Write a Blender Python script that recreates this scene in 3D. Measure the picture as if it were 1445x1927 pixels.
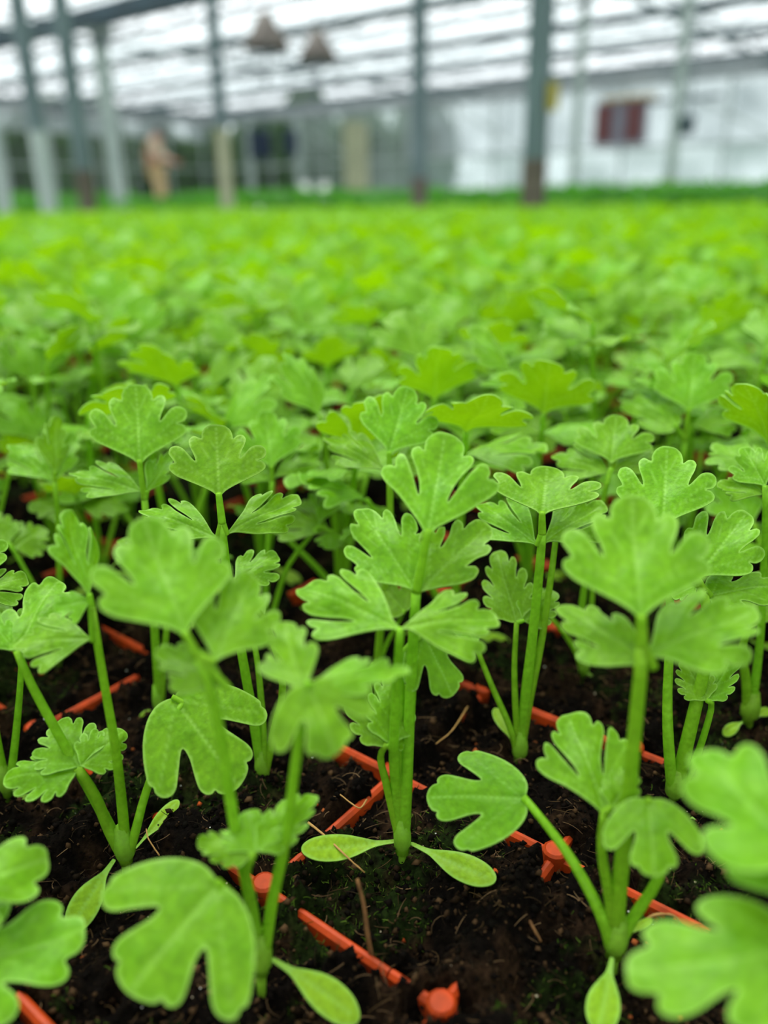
import bpy, math, random
import numpy as np
from mathutils import Matrix, Vector
from mathutils.geometry import delaunay_2d_cdt

random.seed(7)
rng = np.random.default_rng(7)
for o in list(bpy.data.objects):
    bpy.data.objects.remove(o)
SC = bpy.context.scene
COL = SC.collection

# ------------------------------------------------------------------ camera
FPX, CX, CY = 1500.0, 722.5, 963.5            # focal length and centre of the 1445x1927 frame
PITCH, ROLL, HCAM = math.radians(21.42), math.radians(0.9), 0.11
AZ = math.radians(-52.0)                      # azimuth of the house's long axis seen from the camera
cF = np.array([0, math.cos(PITCH), -math.sin(PITCH)])
cU0 = np.array([0, math.sin(PITCH), math.cos(PITCH)])
cR0 = np.array([1.0, 0, 0])
cR = math.cos(ROLL) * cR0 - math.sin(ROLL) * cU0
cU = math.sin(ROLL) * cR0 + math.cos(ROLL) * cU0
# camera-facing frame (x right, y ahead) -> world frame (Y along the greenhouse, X towards its right wall)
gx, gy = math.sin(AZ), math.cos(AZ)
M3 = np.array([[gy, -gx, 0], [gx, gy, 0], [0, 0, 1.0]])


def W(p):
    return np.asarray(p, float) @ M3.T


def Winv(p):
    return np.asarray(p, float) @ M3


CAMP = np.array([0, 0, HCAM])
cam_data = bpy.data.cameras.new('camera')
cam = bpy.data.objects.new('camera', cam_data)
COL.objects.link(cam)
wr, wu, wf = W(cR), W(cU), W(cF)
cam.matrix_world = Matrix(((wr[0], wu[0], -wf[0], 0), (wr[1], wu[1], -wf[1], 0), (wr[2], wu[2], -wf[2], HCAM), (0, 0, 0, 1)))
cam_data.sensor_fit = 'VERTICAL'
cam_data.sensor_height = 36.0
cam_data.lens = FPX / 1927.0 * 36.0
cam_data.clip_start = 0.004
cam_data.clip_end = 300
cam_data.dof.use_dof = True
cam_data.dof.focus_distance = 0.146
cam_data.dof.aperture_fstop = 8.6
SC.camera = cam

# ------------------------------------------------------------------ light: bright overcast sky
SC.view_settings.view_transform = 'Standard'
SC.view_settings.look = 'None'
SC.view_settings.gamma = 1.0
SC.view_settings.exposure = 0.0
SC.view_settings.use_curve_mapping = False
world = bpy.data.worlds.new('overcast_sky')
SC.world = world
world.use_nodes = True
wn = world.node_tree
wn.nodes.clear()
w_out = wn.nodes.new('ShaderNodeOutputWorld')
w_bg = wn.nodes.new('ShaderNodeBackground')
w_tc = wn.nodes.new('ShaderNodeTexCoord')
w_sep = wn.nodes.new('ShaderNodeSeparateXYZ')
w_ramp = wn.nodes.new('ShaderNodeValToRGB')
wn.links.new(w_tc.outputs['Generated'], w_sep.inputs[0])
wn.links.new(w_sep.outputs['Z'], w_ramp.inputs[0])
w_ramp.color_ramp.elements[0].position = 0.0
w_ramp.color_ramp.elements[0].color = (0.86, 0.93, 0.97, 1)
w_ramp.color_ramp.elements[1].position = 0.22
w_ramp.color_ramp.elements[1].color = (1.06, 1.11, 1.13, 1)
e_ = w_ramp.color_ramp.elements.new(1.0); e_.color = (1.0, 1.0, 0.97, 1)
wn.links.new(w_ramp.outputs[0], w_bg.inputs[0])
w_bg.inputs[1].default_value = 1.75
wn.links.new(w_bg.outputs[0], w_out.inputs[0])
sun_d = bpy.data.lights.new('bright_cloud', 'SUN')          # the brightest part of the overcast, high and ahead
sun_d.energy = 4.6
sun_d.angle = math.radians(42)
sun_d.color = (1.0, 0.99, 0.95)
sun = bpy.data.objects.new('bright_cloud', sun_d)
COL.objects.link(sun)
sun.location = (3, 2, 8)
sd_ = W(np.array([-0.25, 0.35, 1.0]))
sun.rotation_euler = Vector(tuple(sd_)).to_track_quat('Z', 'Y').to_euler()
SC.cycles.use_denoising = True
SC.cycles.transparent_max_bounces = 16
SC.cycles.sample_clamp_indirect = 8.0


# ------------------------------------------------------------------ helpers
def tag(o, label=None, cat=None, group=None, kind=None):
    if label: o['label'] = label
    if cat: o['category'] = cat
    if group: o['group'] = group
    if kind: o['kind'] = kind
    return o


def link_mesh(name, verts, faces, mats, parent=None, fmat=None, smooth=True, attrs=None):
    me = bpy.data.meshes.new(name)
    me.from_pydata([tuple(v) for v in verts], [], faces)
    for m in (mats if isinstance(mats, (list, tuple)) else [mats]):
        me.materials.append(m)
    if fmat is not None:
        me.polygons.foreach_set('material_index', np.asarray(fmat, dtype=np.int32))
    if smooth:
        me.polygons.foreach_set('use_smooth', np.ones(len(me.polygons), dtype=bool))
    for an, av in (attrs or {}).items():
        av = np.asarray(av, dtype=np.float32)
        if av.ndim == 1:
            a = me.attributes.new(an, 'FLOAT', 'POINT'); a.data.foreach_set('value', av)
        else:
            a = me.attributes.new(an, 'FLOAT_COLOR', 'POINT')
            a.data.foreach_set('color', np.hstack([av, np.ones((len(av), 1), np.float32)]).ravel())
    me.update()
    o = bpy.data.objects.new(name, me)
    COL.objects.link(o)
    if parent is not None: o.parent = parent
    return o


def big_mesh(name, verts, tris, mats, fmat=None, smooth=True, attrs=None):
    """numpy arrays straight into one mesh"""
    me = bpy.data.meshes.new(name)
    nv, nf = len(verts), len(tris)
    k = tris.shape[1]
    me.vertices.add(nv); me.vertices.foreach_set('co', np.asarray(verts, np.float32).ravel())
    me.loops.add(nf * k); me.loops.foreach_set('vertex_index', np.asarray(tris, np.int32).ravel())
    me.polygons.add(nf)
    me.polygons.foreach_set('loop_start', np.arange(0, nf * k, k, dtype=np.int32))
    if smooth: me.polygons.foreach_set('use_smooth', np.ones(nf, dtype=bool))
    for m in mats: me.materials.append(m)
    if fmat is not None: me.polygons.foreach_set('material_index', np.asarray(fmat, np.int32))
    for an, av in (attrs or {}).items():
        av = np.asarray(av, dtype=np.float32)
        if av.ndim == 1:
            a = me.attributes.new(an, 'FLOAT', 'POINT'); a.data.foreach_set('value', av)
        else:
            a = me.attributes.new(an, 'FLOAT_COLOR', 'POINT')
            a.data.foreach_set('color', np.hstack([av, np.ones((len(av), 1), np.float32)]).astype(np.float32).ravel())
    me.update(); me.validate()
    o = bpy.data.objects.new(name, me)
    COL.objects.link(o)
    return o


def empty(name, loc, label=None, cat=None, group=None, rz=0.0):
    o = bpy.data.objects.new(name, None)
    o.empty_display_size = 0.01
    COL.objects.link(o)
    o.location = tuple(loc); o.rotation_euler = (0, 0, rz)
    return tag(o, label, cat, group)


class MB:
    def __init__(s): s.v = []; s.f = []

    def add(s, v, f):
        n = len(s.v)
        s.v += [tuple(map(float, p)) for p in v]
        s.f += [tuple(i + n for i in q) for q in f]
        return s

    def box(s, c, d, rz=0.0, rx=0.0):
        x, y, z = [a / 2 for a in d]
        P = np.array([(-x, -y, -z), (x, -y, -z), (x, y, -z), (-x, y, -z), (-x, -y, z), (x, -y, z), (x, y, z), (-x, y, z)])
        if rx:
            ca, sa = math.cos(rx), math.sin(rx); P = P @ np.array([[1, 0, 0], [0, ca, sa], [0, -sa, ca]])
        if rz:
            ca, sa = math.cos(rz), math.sin(rz); P = P @ np.array([[ca, sa, 0], [-sa, ca, 0], [0, 0, 1]])
        return s.add(P + np.array(c), [(0, 3, 2, 1), (4, 5, 6, 7), (0, 1, 5, 4), (1, 2, 6, 5), (2, 3, 7, 6), (3, 0, 4, 7)])

    def tube(s, pts, rads, n=8, cap=True):
        pts = np.asarray(pts, float); m = len(pts)
        if np.isscalar(rads): rads = [rads] * m
        T = np.gradient(pts, axis=0)
        T /= np.linalg.norm(T, axis=1)[:, None] + 1e-12
        ref = np.array([0.0, 0, 1]) if abs(T[0][2]) < 0.9 else np.array([1.0, 0, 0])
        V = []
        a = np.cross(T[0], ref); a /= np.linalg.norm(a)
        for i in range(m):
            a = a - T[i] * (a @ T[i]); a /= np.linalg.norm(a) + 1e-12
            b = np.cross(T[i], a)
            for k in range(n):
                t = 2 * math.pi * k / n
                V.append(pts[i] + rads[i] * (math.cos(t) * a + math.sin(t) * b))
        F = [(i * n + k, i * n + (k + 1) % n, (i + 1) * n + (k + 1) % n, (i + 1) * n + k) for i in range(m - 1) for k in range(n)]
        if cap:
            F.append(tuple(range(n - 1, -1, -1))); F.append(tuple((m - 1) * n + k for k in range(n)))
        return s.add(V, F)

    def lathe(s, prof, c=(0, 0, 0), n=20):
        V = [(c[0] + r * math.cos(2 * math.pi * k / n), c[1] + r * math.sin(2 * math.pi * k / n), c[2] + z) for r, z in prof for k in range(n)]
        F = [(i * n + k, i * n + (k + 1) % n, (i + 1) * n + (k + 1) % n, (i + 1) * n + k) for i in range(len(prof) - 1) for k in range(n)]
        return s.add(V, F)

    def build(s, name, mat, parent=None, smooth=False):
        return link_mesh(name, s.v, s.f, mat, parent, smooth=smooth)


def vnoise(p, seed=0):
    """value noise, p (n,2) or (n,3) -> 0..1"""
    p = np.asarray(p, float)
    if p.shape[1] == 2: p = np.hstack([p, np.zeros((len(p), 1))])
    i = np.floor(p).astype(np.int64); f = p - i; f = f * f * (3 - 2 * f)

    def h(a, b, c):
        x = (a * 374761393 + b * 668265263 + c * 2147483647 + seed * 974711) & 0xFFFFFFFF
        x = ((x ^ (x >> 13)) * 1274126177) & 0xFFFFFFFF
        x = x ^ (x >> 16)
        return (x & 0xFFFF) / 65535.0
    r = 0
    for dx in (0, 1):
        for dy in (0, 1):
            for dz in (0, 1):
                w = (f[:, 0] if dx else 1 - f[:, 0]) * (f[:, 1] if dy else 1 - f[:, 1]) * (f[:, 2] if dz else 1 - f[:, 2])
                r = r + w * h(i[:, 0] + dx, i[:, 1] + dy, i[:, 2] + dz)
    return r


# ------------------------------------------------------------------ materials
def new_mat(name):
    m = bpy.data.materials.new(name); m.use_nodes = True
    nt = m.node_tree; nt.nodes.clear()
    return m, nt, nt.nodes.new('ShaderNodeOutputMaterial')


def N(nt, typ, **kw):
    n = nt.nodes.new(typ)
    for k, v in kw.items(): setattr(n, k, v)
    return n


def plain(name, col, rough=0.5, spec=0.5, metal=0.0, nscale=None, col2=None, bump=0.0):
    m, nt, out = new_mat(name)
    b = N(nt, 'ShaderNodeBsdfPrincipled')
    b.inputs['Base Color'].default_value = (*col, 1)
    b.inputs['Roughness'].default_value = rough
    b.inputs['Specular IOR Level'].default_value = spec
    b.inputs['Metallic'].default_value = metal
    if nscale:
        tc = N(nt, 'ShaderNodeTexCoord'); no = N(nt, 'ShaderNodeTexNoise')
        no.inputs['Scale'].default_value = nscale; no.inputs['Detail'].default_value = 5
        nt.links.new(tc.outputs['Object'], no.inputs['Vector'])
        mx = N(nt, 'ShaderNodeMix', data_type='RGBA')
        mx.inputs['A'].default_value = (*col, 1)
        mx.inputs['B'].default_value = (*(col2 or tuple(c * 0.6 for c in col)), 1)
        rp = N(nt, 'ShaderNodeMapRange'); rp.inputs['From Min'].default_value = 0.4; rp.inputs['From Max'].default_value = 0.65
        nt.links.new(no.outputs[0], rp.inputs[0]); nt.links.new(rp.outputs[0], mx.inputs['Factor'])
        nt.links.new(mx.outputs['Result'], b.inputs['Base Color'])
        if bump:
            bp = N(nt, 'ShaderNodeBump'); bp.inputs['Strength'].default_value = bump; bp.inputs['Distance'].default_value = 0.001
            nt.links.new(no.outputs[0], bp.inputs['Height']); nt.links.new(bp.outputs[0], b.inputs['Normal'])
    nt.links.new(b.outputs[0], out.inputs[0])
    return m


def leaf_mat(name, col, col2, trans, tfac=0.38, rough=0.42, spec=0.19, detail=True):
    m, nt, out = new_mat(name)
    tc = N(nt, 'ShaderNodeTexCoord'); oi = N(nt, 'ShaderNodeObjectInfo')
    no = N(nt, 'ShaderNodeTexNoise'); no.inputs['Scale'].default_value = 260.0; no.inputs['Detail'].default_value = 4
    nt.links.new(tc.outputs['Object'], no.inputs['Vector'])
    mx = N(nt, 'ShaderNodeMix', data_type='RGBA')
    mx.inputs['A'].default_value = (*col, 1); mx.inputs['B'].default_value = (*col2, 1)
    mr = N(nt, 'ShaderNodeMapRange'); mr.inputs['From Min'].default_value = 0.35; mr.inputs['From Max'].default_value = 0.7
    nt.links.new(no.outputs[0], mr.inputs[0]); nt.links.new(mr.outputs[0], mx.inputs['Factor'])
    last = mx.outputs['Result']
    n2 = N(nt, 'ShaderNodeTexNoise'); n2.inputs['Scale'].default_value = 1100.0; n2.inputs['Detail'].default_value = 3
    nt.links.new(tc.outputs['Object'], n2.inputs['Vector'])
    k2 = N(nt, 'ShaderNodeMapRange'); k2.inputs['From Min'].default_value = 0.3; k2.inputs['From Max'].default_value = 0.7
    k2.inputs['To Min'].default_value = 0.80; k2.inputs['To Max'].default_value = 1.16
    nt.links.new(n2.outputs[0], k2.inputs[0])
    vs = N(nt, 'ShaderNodeVectorMath', operation='SCALE')
    nt.links.new(last, vs.inputs[0]); nt.links.new(k2.outputs[0], vs.inputs['Scale']); last = vs.outputs[0]
    if detail:
        va = N(nt, 'ShaderNodeAttribute', attribute_name='vein')
        m2 = N(nt, 'ShaderNodeMix', data_type='RGBA')
        nt.links.new(va.outputs['Fac'], m2.inputs['Factor'])
        nt.links.new(last, m2.inputs['A']); m2.inputs['B'].default_value = (0.31, 0.58, 0.10, 1)
        last = m2.outputs['Result']
    hs = N(nt, 'ShaderNodeHueSaturation')
    r1 = N(nt, 'ShaderNodeMapRange'); r1.inputs['To Min'].default_value = 0.493; r1.inputs['To Max'].default_value = 0.505
    r2 = N(nt, 'ShaderNodeMapRange'); r2.inputs['To Min'].default_value = 0.88; r2.inputs['To Max'].default_value = 1.10
    nt.links.new(oi.outputs['Random'], r1.inputs[0]); nt.links.new(oi.outputs['Random'], r2.inputs[0])
    nt.links.new(last, hs.inputs['Color']); nt.links.new(r1.outputs[0], hs.inputs['Hue']); nt.links.new(r2.outputs[0], hs.inputs['Value'])
    b = N(nt, 'ShaderNodeBsdfPrincipled')
    b.inputs['Roughness'].default_value = rough; b.inputs['Specular IOR Level'].default_value = spec
    nt.links.new(hs.outputs[0], b.inputs['Base Color'])
    bp = N(nt, 'ShaderNodeBump'); bp.inputs['Strength'].default_value = 0.5; bp.inputs['Distance'].default_value = 0.0012
    nt.links.new(no.outputs[0], bp.inputs['Height']); nt.links.new(bp.outputs[0], b.inputs['Normal'])
    t = N(nt, 'ShaderNodeBsdfTranslucent'); t.inputs[0].default_value = (*trans, 1)
    ms = N(nt, 'ShaderNodeMixShader'); ms.inputs[0].default_value = tfac
    nt.links.new(b.outputs[0], ms.inputs[1]); nt.links.new(t.outputs[0], ms.inputs[2]); nt.links.new(ms.outputs[0], out.inputs[0])
    return m


LEAF = leaf_mat('celery_leaf', (0.150, 0.365, 0.007), (0.105, 0.295, 0.003), (0.225, 0.455, 0.002), tfac=.36)
YOUNG = leaf_mat('young_celery_leaf', (0.150, 0.36, 0.006), (0.115, 0.30, 0.004), (0.28, 0.54, 0.002), tfac=.36)
COTY = leaf_mat('cotyledon_leaf', (0.27, 0.48, 0.016), (0.23, 0.43, 0.012), (0.40, 0.64, 0.008))
STEM = leaf_mat('celery_stem', (0.24, 0.52, 0.022), (0.20, 0.46, 0.016), (0.36, 0.66, 0.010), tfac=0.40, detail=False)
PALE = leaf_mat('pale_stem', (0.24, 0.47, 0.035), (0.20, 0.42, 0.025), (0.4, 0.66, 0.03), tfac=0.4, detail=False)
FIELD = leaf_mat('far_celery_leaf', (0.165, 0.405, 0.003), (0.11, 0.32, 0.002), (0.30, 0.57, 0.001), detail=False)
TERRA = plain('terracotta_plastic', (0.44, 0.047, 0.005), 0.5, 0.22, nscale=220, col2=(0.26, 0.032, 0.005), bump=0.15)


def attr_mat(name, rough=0.95, spec=0.04, nscale=None):
    m, nt, out = new_mat(name)
    a = N(nt, 'ShaderNodeAttribute', attribute_name='tint')
    b = N(nt, 'ShaderNodeBsdfPrincipled'); b.inputs['Roughness'].default_value = rough; b.inputs['Specular IOR Level'].default_value = spec
    if nscale:
        tc = N(nt, 'ShaderNodeTexCoord'); no = N(nt, 'ShaderNodeTexNoise'); no.inputs['Scale'].default_value = nscale; no.inputs['Detail'].default_value = 6
        nt.links.new(tc.outputs['Object'], no.inputs['Vector'])
        mr = N(nt, 'ShaderNodeMapRange'); mr.inputs['From Min'].default_value = .3; mr.inputs['From Max'].default_value = .7
        mr.inputs['To Min'].default_value = .3; mr.inputs['To Max'].default_value = 1.7
        nt.links.new(no.outputs[0], mr.inputs[0])
        mx = N(nt, 'ShaderNodeVectorMath', operation='SCALE')
        nt.links.new(a.outputs['Color'], mx.inputs[0]); nt.links.new(mr.outputs[0], mx.inputs['Scale'])
        nt.links.new(mx.outputs[0], b.inputs['Base Color'])
        bp = N(nt, 'ShaderNodeBump'); bp.inputs['Strength'].default_value = 0.7; bp.inputs['Distance'].default_value = 0.0008
        nt.links.new(no.outputs[0], bp.inputs['Height']); nt.links.new(bp.outputs[0], b.inputs['Normal'])
    else:
        nt.links.new(a.outputs['Color'], b.inputs['Base Color'])
    nt.links.new(b.outputs[0], out.inputs[0])
    return m


SOIL = attr_mat('peat_soil', nscale=900)
BITS = attr_mat('soil_bits', rough=0.85)
TWIG = plain('dry_twig', (0.16, 0.075, 0.025), 0.8, 0.2, nscale=400)
STRAW = plain('dry_straw', (0.34, 0.19, 0.06), 0.7, 0.2)
STEEL = plain('galvanised_steel', (0.10, 0.15, 0.155), 0.6, 0.3, 0.2, nscale=3, col2=(0.075, 0.115, 0.12))
DARKSTEEL = plain('weathered_steel', (0.05, 0.085, 0.10), 0.6, 0.4, 0.2, nscale=4)
TEAL = plain('dark_teal_steel', (0.022, 0.055, 0.075), 0.6, 0.4, nscale=3)
PALEST = plain('pale_painted_steel', (0.30, 0.37, 0.345), 0.5, 0.4, nscale=3, col2=(0.25, 0.32, 0.30))
CREAM = plain('cream_paint', (0.29, 0.31, 0.20), 0.6, 0.3, nscale=3, col2=(0.24, 0.26, 0.17))
RUST = plain('rusty_steel', (0.115, 0.10, 0.08), 0.8, 0.2, nscale=20)
CONC = plain('concrete', (0.30, 0.30, 0.28), 0.9, 0.2, nscale=2)
YELLOW = plain('yellow_sticky_sheet', (0.30, 0.26, 0.03), 0.5, 0.4)
SHADE = plain('grey_brown_metal', (0.13, 0.115, 0.10), 0.6, 0.3, nscale=5)
DRED = plain('dark_red_paint', (0.10, 0.036, 0.038), 0.5, 0.3)
SLATE = plain('slate_grey_paint', (0.16, 0.17, 0.21), 0.6, 0.3)
NAVY = plain('navy_cloth', (0.03, 0.045, 0.075), 0.9, 0.1)
OCHRE = plain('ochre_wood', (0.33, 0.27, 0.14), 0.7, 0.2)
SACKM = plain('white_sack', (0.75, 0.80, 0.76), 0.8, 0.2)
PLASTIC_W = plain('white_plastic', (0.85, 0.87, 0.83), 0.4, 0.5)
SCREEN = plain('grey_screen_cloth', (0.27, 0.30, 0.31), 0.9, 0.1, nscale=2, col2=(0.21, 0.24, 0.25))
COAT = plain('pale_beige_cloth', (0.50, 0.40, 0.30), 0.9, 0.1)
TROUS = plain('tan_cloth', (0.48, 0.36, 0.20), 0.9, 0.1)
SKIN = plain('skin', (0.38, 0.17, 0.12), 0.6, 0.3)
HAIR = plain('dark_hair', (0.015, 0.014, 0.016), 0.6, 0.3)
HEDGE = leaf_mat('hedge_leaf', (0.055, 0.15, 0.03), (0.035, 0.10, 0.02), (0.07, 0.19, 0.02), tfac=0.25, detail=False)
DCROP = leaf_mat('dark_crop_leaf', (0.055, 0.24, 0.025), (0.045, 0.19, 0.02), (0.10, 0.36, 0.02), tfac=0.35, detail=False)
LAWN = plain('rough_grass', (0.10, 0.21, 0.04), 0.95, 0.1, nscale=1.5, col2=(0.07, 0.15, 0.03))
GRAVEL = plain('pale_yard', (0.42, 0.45, 0.42), 0.95, 0.1, nscale=1.0)


def glass_mat(name, tint, white, trans, wcol, gloss=0.06, patch=None):
    """thin glazing: clear share + a chalky share that scatters daylight"""
    m, nt, out = new_mat(name)
    tr = N(nt, 'ShaderNodeBsdfTransparent'); tr.inputs[0].default_value = (*tint, 1)
    gl = N(nt, 'ShaderNodeBsdfGlossy'); gl.inputs['Roughness'].default_value = 0.08
    s1 = N(nt, 'ShaderNodeMixShader'); s1.inputs[0].default_value = gloss
    nt.links.new(tr.outputs[0], s1.inputs[1]); nt.links.new(gl.outputs[0], s1.inputs[2])
    df = N(nt, 'ShaderNodeBsdfDiffuse'); df.inputs[0].default_value = (*wcol, 1)
    tl = N(nt, 'ShaderNodeBsdfTranslucent'); tl.inputs[0].default_value = (*wcol, 1)
    s2 = N(nt, 'ShaderNodeMixShader'); s2.inputs[0].default_value = trans
    nt.links.new(df.outputs[0], s2.inputs[1]); nt.links.new(tl.outputs[0], s2.inputs[2])
    s3 = N(nt, 'ShaderNodeMixShader'); s3.inputs[0].default_value = white
    if patch:
        tc = N(nt, 'ShaderNodeTexCoord'); no = N(nt, 'ShaderNodeTexNoise'); no.inputs['Scale'].default_value = patch; no.inputs['Detail'].default_value = 3
        nt.links.new(tc.outputs['Object'], no.inputs['Vector'])
        mr = N(nt, 'ShaderNodeMapRange'); mr.inputs['From Min'].default_value = .35; mr.inputs['From Max'].default_value = .65
        mr.inputs['To Min'].default_value = max(0, white - .22); mr.inputs['To Max'].default_value = min(1, white + .22)
        nt.links.new(no.outputs[0], mr.inputs[0]); nt.links.new(mr.outputs[0], s3.inputs[0])
    nt.links.new(s1.outputs[0], s3.inputs[1]); nt.links.new(s2.outputs[0], s3.inputs[2])
    nt.links.new(s3.outputs[0], out.inputs[0])
    return m


ROOFGLASS = glass_mat('roof_glass', (0.96, 0.98, 0.98), 0.06, 0.8, (0.85, 0.9, 0.92), 0.03)
WHITEGLASS = glass_mat('whitewashed_glass', (0.85, 0.92, 0.9), 0.72, 0.55, (0.28, 0.335, 0.35), 0.05, patch=0.9)
ENDGLASS = glass_mat('dusty_end_glass', (0.86, 0.92, 0.90), 0.05, 0.6, (0.5, 0.6, 0.58), 0.03)
CLOUDGLASS = glass_mat('cloudy_lower_glass', (0.85, 0.92, 0.9), 0.66, 0.55, (0.22, 0.30, 0.28), 0.05, patch=0.8)

# ------------------------------------------------------------------ setting: floor, walls, roof of the glasshouse
XW, YW, EAVE, FLOOR = 17.0, 19.6, 2.4, -0.05
XMIN, YMIN = -9.6, -9.0


def quad_obj(name, pts, mat, kind=None, parent=None):
    o = link_mesh(name, pts, [(0, 1, 2, 3)], mat, parent, smooth=False)
    if kind: o['kind'] = kind
    return o


fl = MB().box(((XW + XMIN) / 2, (YW + YMIN) / 2, FLOOR - .05), (XW - XMIN, YW - YMIN, .1)).build('floor', CONC)
fl['kind'] = 'structure'
og = MB().box((XW + 20.5, 20, FLOOR - .16), (40, 90, .2)).build('ground_yard', GRAVEL); og['kind'] = 'structure'
ol = MB().box((-10, YW + 20.6, FLOOR - .17), (100, 40, .2)).build('ground_lawn', LAWN); ol['kind'] = 'structure'

# right wall: kick plate, whitewashed panes above, cloudy panes below, bars, rails
LEN = YW - YMIN
wl = MB().box((XW, (YW + YMIN) / 2, FLOOR + .15), (.12, LEN, .3)).build('wall_right', CONC); wl['kind'] = 'structure'
GREYGLASS = glass_mat('cloudy_grey_glass', (0.8, 0.9, 0.86), 0.5, 0.55, (0.30, 0.385, 0.36), 0.05, patch=0.8)
for ya, yb_, up_, lo_ in ((YMIN, 12.4, WHITEGLASS, CLOUDGLASS), (12.4, 16.2, GREYGLASS, GREYGLASS), (16.2, YW, ENDGLASS, ENDGLASS)):
    quad_obj('upper_pane', [(XW, ya, 1.0), (XW, yb_, 1.0), (XW, yb_, EAVE), (XW, ya, EAVE)], up_, None, wl)
    quad_obj('lower_pane', [(XW, ya, .1), (XW, yb_, .1), (XW, yb_, 1.0), (XW, ya, 1.0)], lo_, None, wl)
b = MB()
y = YMIN
while y <= YW + .01:
    b.box((XW - .02, y, (EAVE + .25) / 2), (.05, .035, EAVE - .25)); y += 1.0
for z in (1.0, 0.27):
    b.box((XW - .03, (YW + YMIN) / 2, z), (.05, LEN, .05))
for yy in range(-6, 19, 5):
    b.tube([(XW - .06, yy, 1.0), (XW - .06, yy + 2.4, 2.2)], .02, 6)
b.build('glazing_bars', PALEST, wl)
MB().box((XW - .08, (YW + YMIN) / 2, EAVE - .17), (.14, LEN, .26)).build('rolled_screen', SCREEN, wl)
MB().box((XW - .02, (YW + YMIN) / 2, EAVE + .02), (.22, LEN, .12)).build('eave_gutter', DARKSTEEL, wl)

# end wall
WID = XW - XMIN
we = MB().box(((XW + XMIN) / 2, YW, FLOOR + .1), (WID, .12, .2)).build('wall_end', CONC); we['kind'] = 'structure'
quad_obj('end_pane', [(XMIN, YW, .15), (XW, YW, .15), (XW, YW, 1.75), (XMIN, YW, 1.75)], ENDGLASS, None, we)
quad_obj('end_pane', [(XMIN, YW, 1.75), (XW, YW, 1.75), (XW, YW, EAVE), (XMIN, YW, EAVE)], WHITEGLASS, None, we)
b = MB()
x = XMIN
while x <= XW + .01:
    b.box((x, YW - .02, (EAVE + .2) / 2), (.035, .05, EAVE - .2)); x += 1.2
for z in (.17, 1.0):
    b.box(((XW + XMIN) / 2, YW - .03, z), (WID, .05, .04))
b.build('glazing_bars', PALEST, we)
MB().box(((XW + XMIN) / 2, YW - .06, EAVE - .15), (WID, .12, .2)).build('rolled_screen', SCREEN, we)
MB().box(((XW + XMIN) / 2, YW, EAVE + .02), (WID, .2, .12)).build('eave_gutter', STEEL, we)

# roof: rows of small gables between the gutters
SP = 2.42
GUT = [XW - SP * k for k in range(0, 12)]
v, f = [], []
bars = MB()
for a, c in zip(GUT[:-1], GUT[1:]):
    m = (a + c) / 2
    n = len(v)
    for xx, zz in ((a, EAVE + .06), (m, EAVE + .62), (c, EAVE + .06)):
        v += [(xx, YMIN, zz), (xx, YW, zz)]
    f += [(n, n + 1, n + 3, n + 2), (n + 2, n + 3, n + 5, n + 4)]
    bars.box((m, (YW + YMIN) / 2, EAVE + .63), (.025, LEN, .03))
    yy = YMIN
    while yy <= YW:
        bars.tube([(a, yy, EAVE + .05), (m, yy, EAVE + .61)], .008, 4, False)
        bars.tube([(m, yy, EAVE + .61), (c, yy, EAVE + .05)], .008, 4, False)
        yy += 2.2
ce = link_mesh('ceiling', v, f, ROOFGLASS, smooth=False); ce['kind'] = 'structure'
bars.build('glazing_bars', STEEL, ce)


def girder(xg, z0, z1, big=False):
    """gutter with the lattice truss under it, all along the house"""
    idx = girder.i; girder.i += 1
    name = ['dark thick gutter beam crossing the top left corner of roof',
            'second roof gutter beam from the top left corner', 'roof gutter beam above the two hanging cones',
            'roof gutter beam next inward from the right wall eave'][idx] if idx < 4 else 'roof gutter beam passing above the seedling field'
    r = empty('roof_girder', (xg, 0, z1), name, 'beam', 'roof gutters with lattice trusses')
    MB().box((0, (YW + YMIN) / 2, 0.0), (.26 if big else .16, LEN - .2, .2 if big else .11)).build('gutter', TEAL if big else DARKSTEEL, r)
    h = z1 - z0
    MB().box((0, (YW + YMIN) / 2, -h), (.04, LEN - .2, .04)).build('lower_chord', DARKSTEEL, r)
    wv = MB(); y = YMIN + .2; k = 0
    while y < YW - .7:
        wv.tube([(0, y, -h if k % 2 else -.05), (0, y + .5, -.05 if k % 2 else -h)], .011, 5, False); y += .5; k += 1
    wv.build('lattice', STEEL, r)
    return r


girder.i = 0
for k, xg in enumerate((GUT[4], GUT[3], GUT[2], GUT[1])):
    girder(xg, EAVE - .26, EAVE, k == 0)
for xg in (GUT[5], GUT[6]):
    girder(xg, EAVE - .26, EAVE)
# cross ties (one thing per bay)
ties = []
for k, yy in enumerate(np.arange(4.0, YW - 1, 6.4)):
    t = MB()
    t.box(((XW + 0) / 2, yy, EAVE - .30), (XW, .04, .05))
    t.box(((XW + 0) / 2, yy, EAVE - .12), (XW, .025, .025))
    xx = 0.2
    while xx < XW - .7:
        t.tube([(xx, yy, EAVE - .30), (xx + .3, yy, EAVE - .12)], .009, 4, False)
        t.tube([(xx + .3, yy, EAVE - .12), (xx + .6, yy, EAVE - .30)], .009, 4, False)
        xx += .6
    o = t.build('cross_tie', STEEL)
    tag(o, 'grey lattice tie running across under the glass roof', 'beam', 'cross ties under the roof')
# heating pipes hung under the roof
for xg, zz in ((8.6, 2.1), (15.5, 2.0)):
    o = MB().tube([(xg, YMIN + 1, zz), (xg, YW - 1, zz)], .025, 8).build('heating_pipe', STEEL, smooth=True)
    tag(o, 'grey heating pipe hanging below the glass roof', 'pipe', 'heating pipes below the roof')


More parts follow.
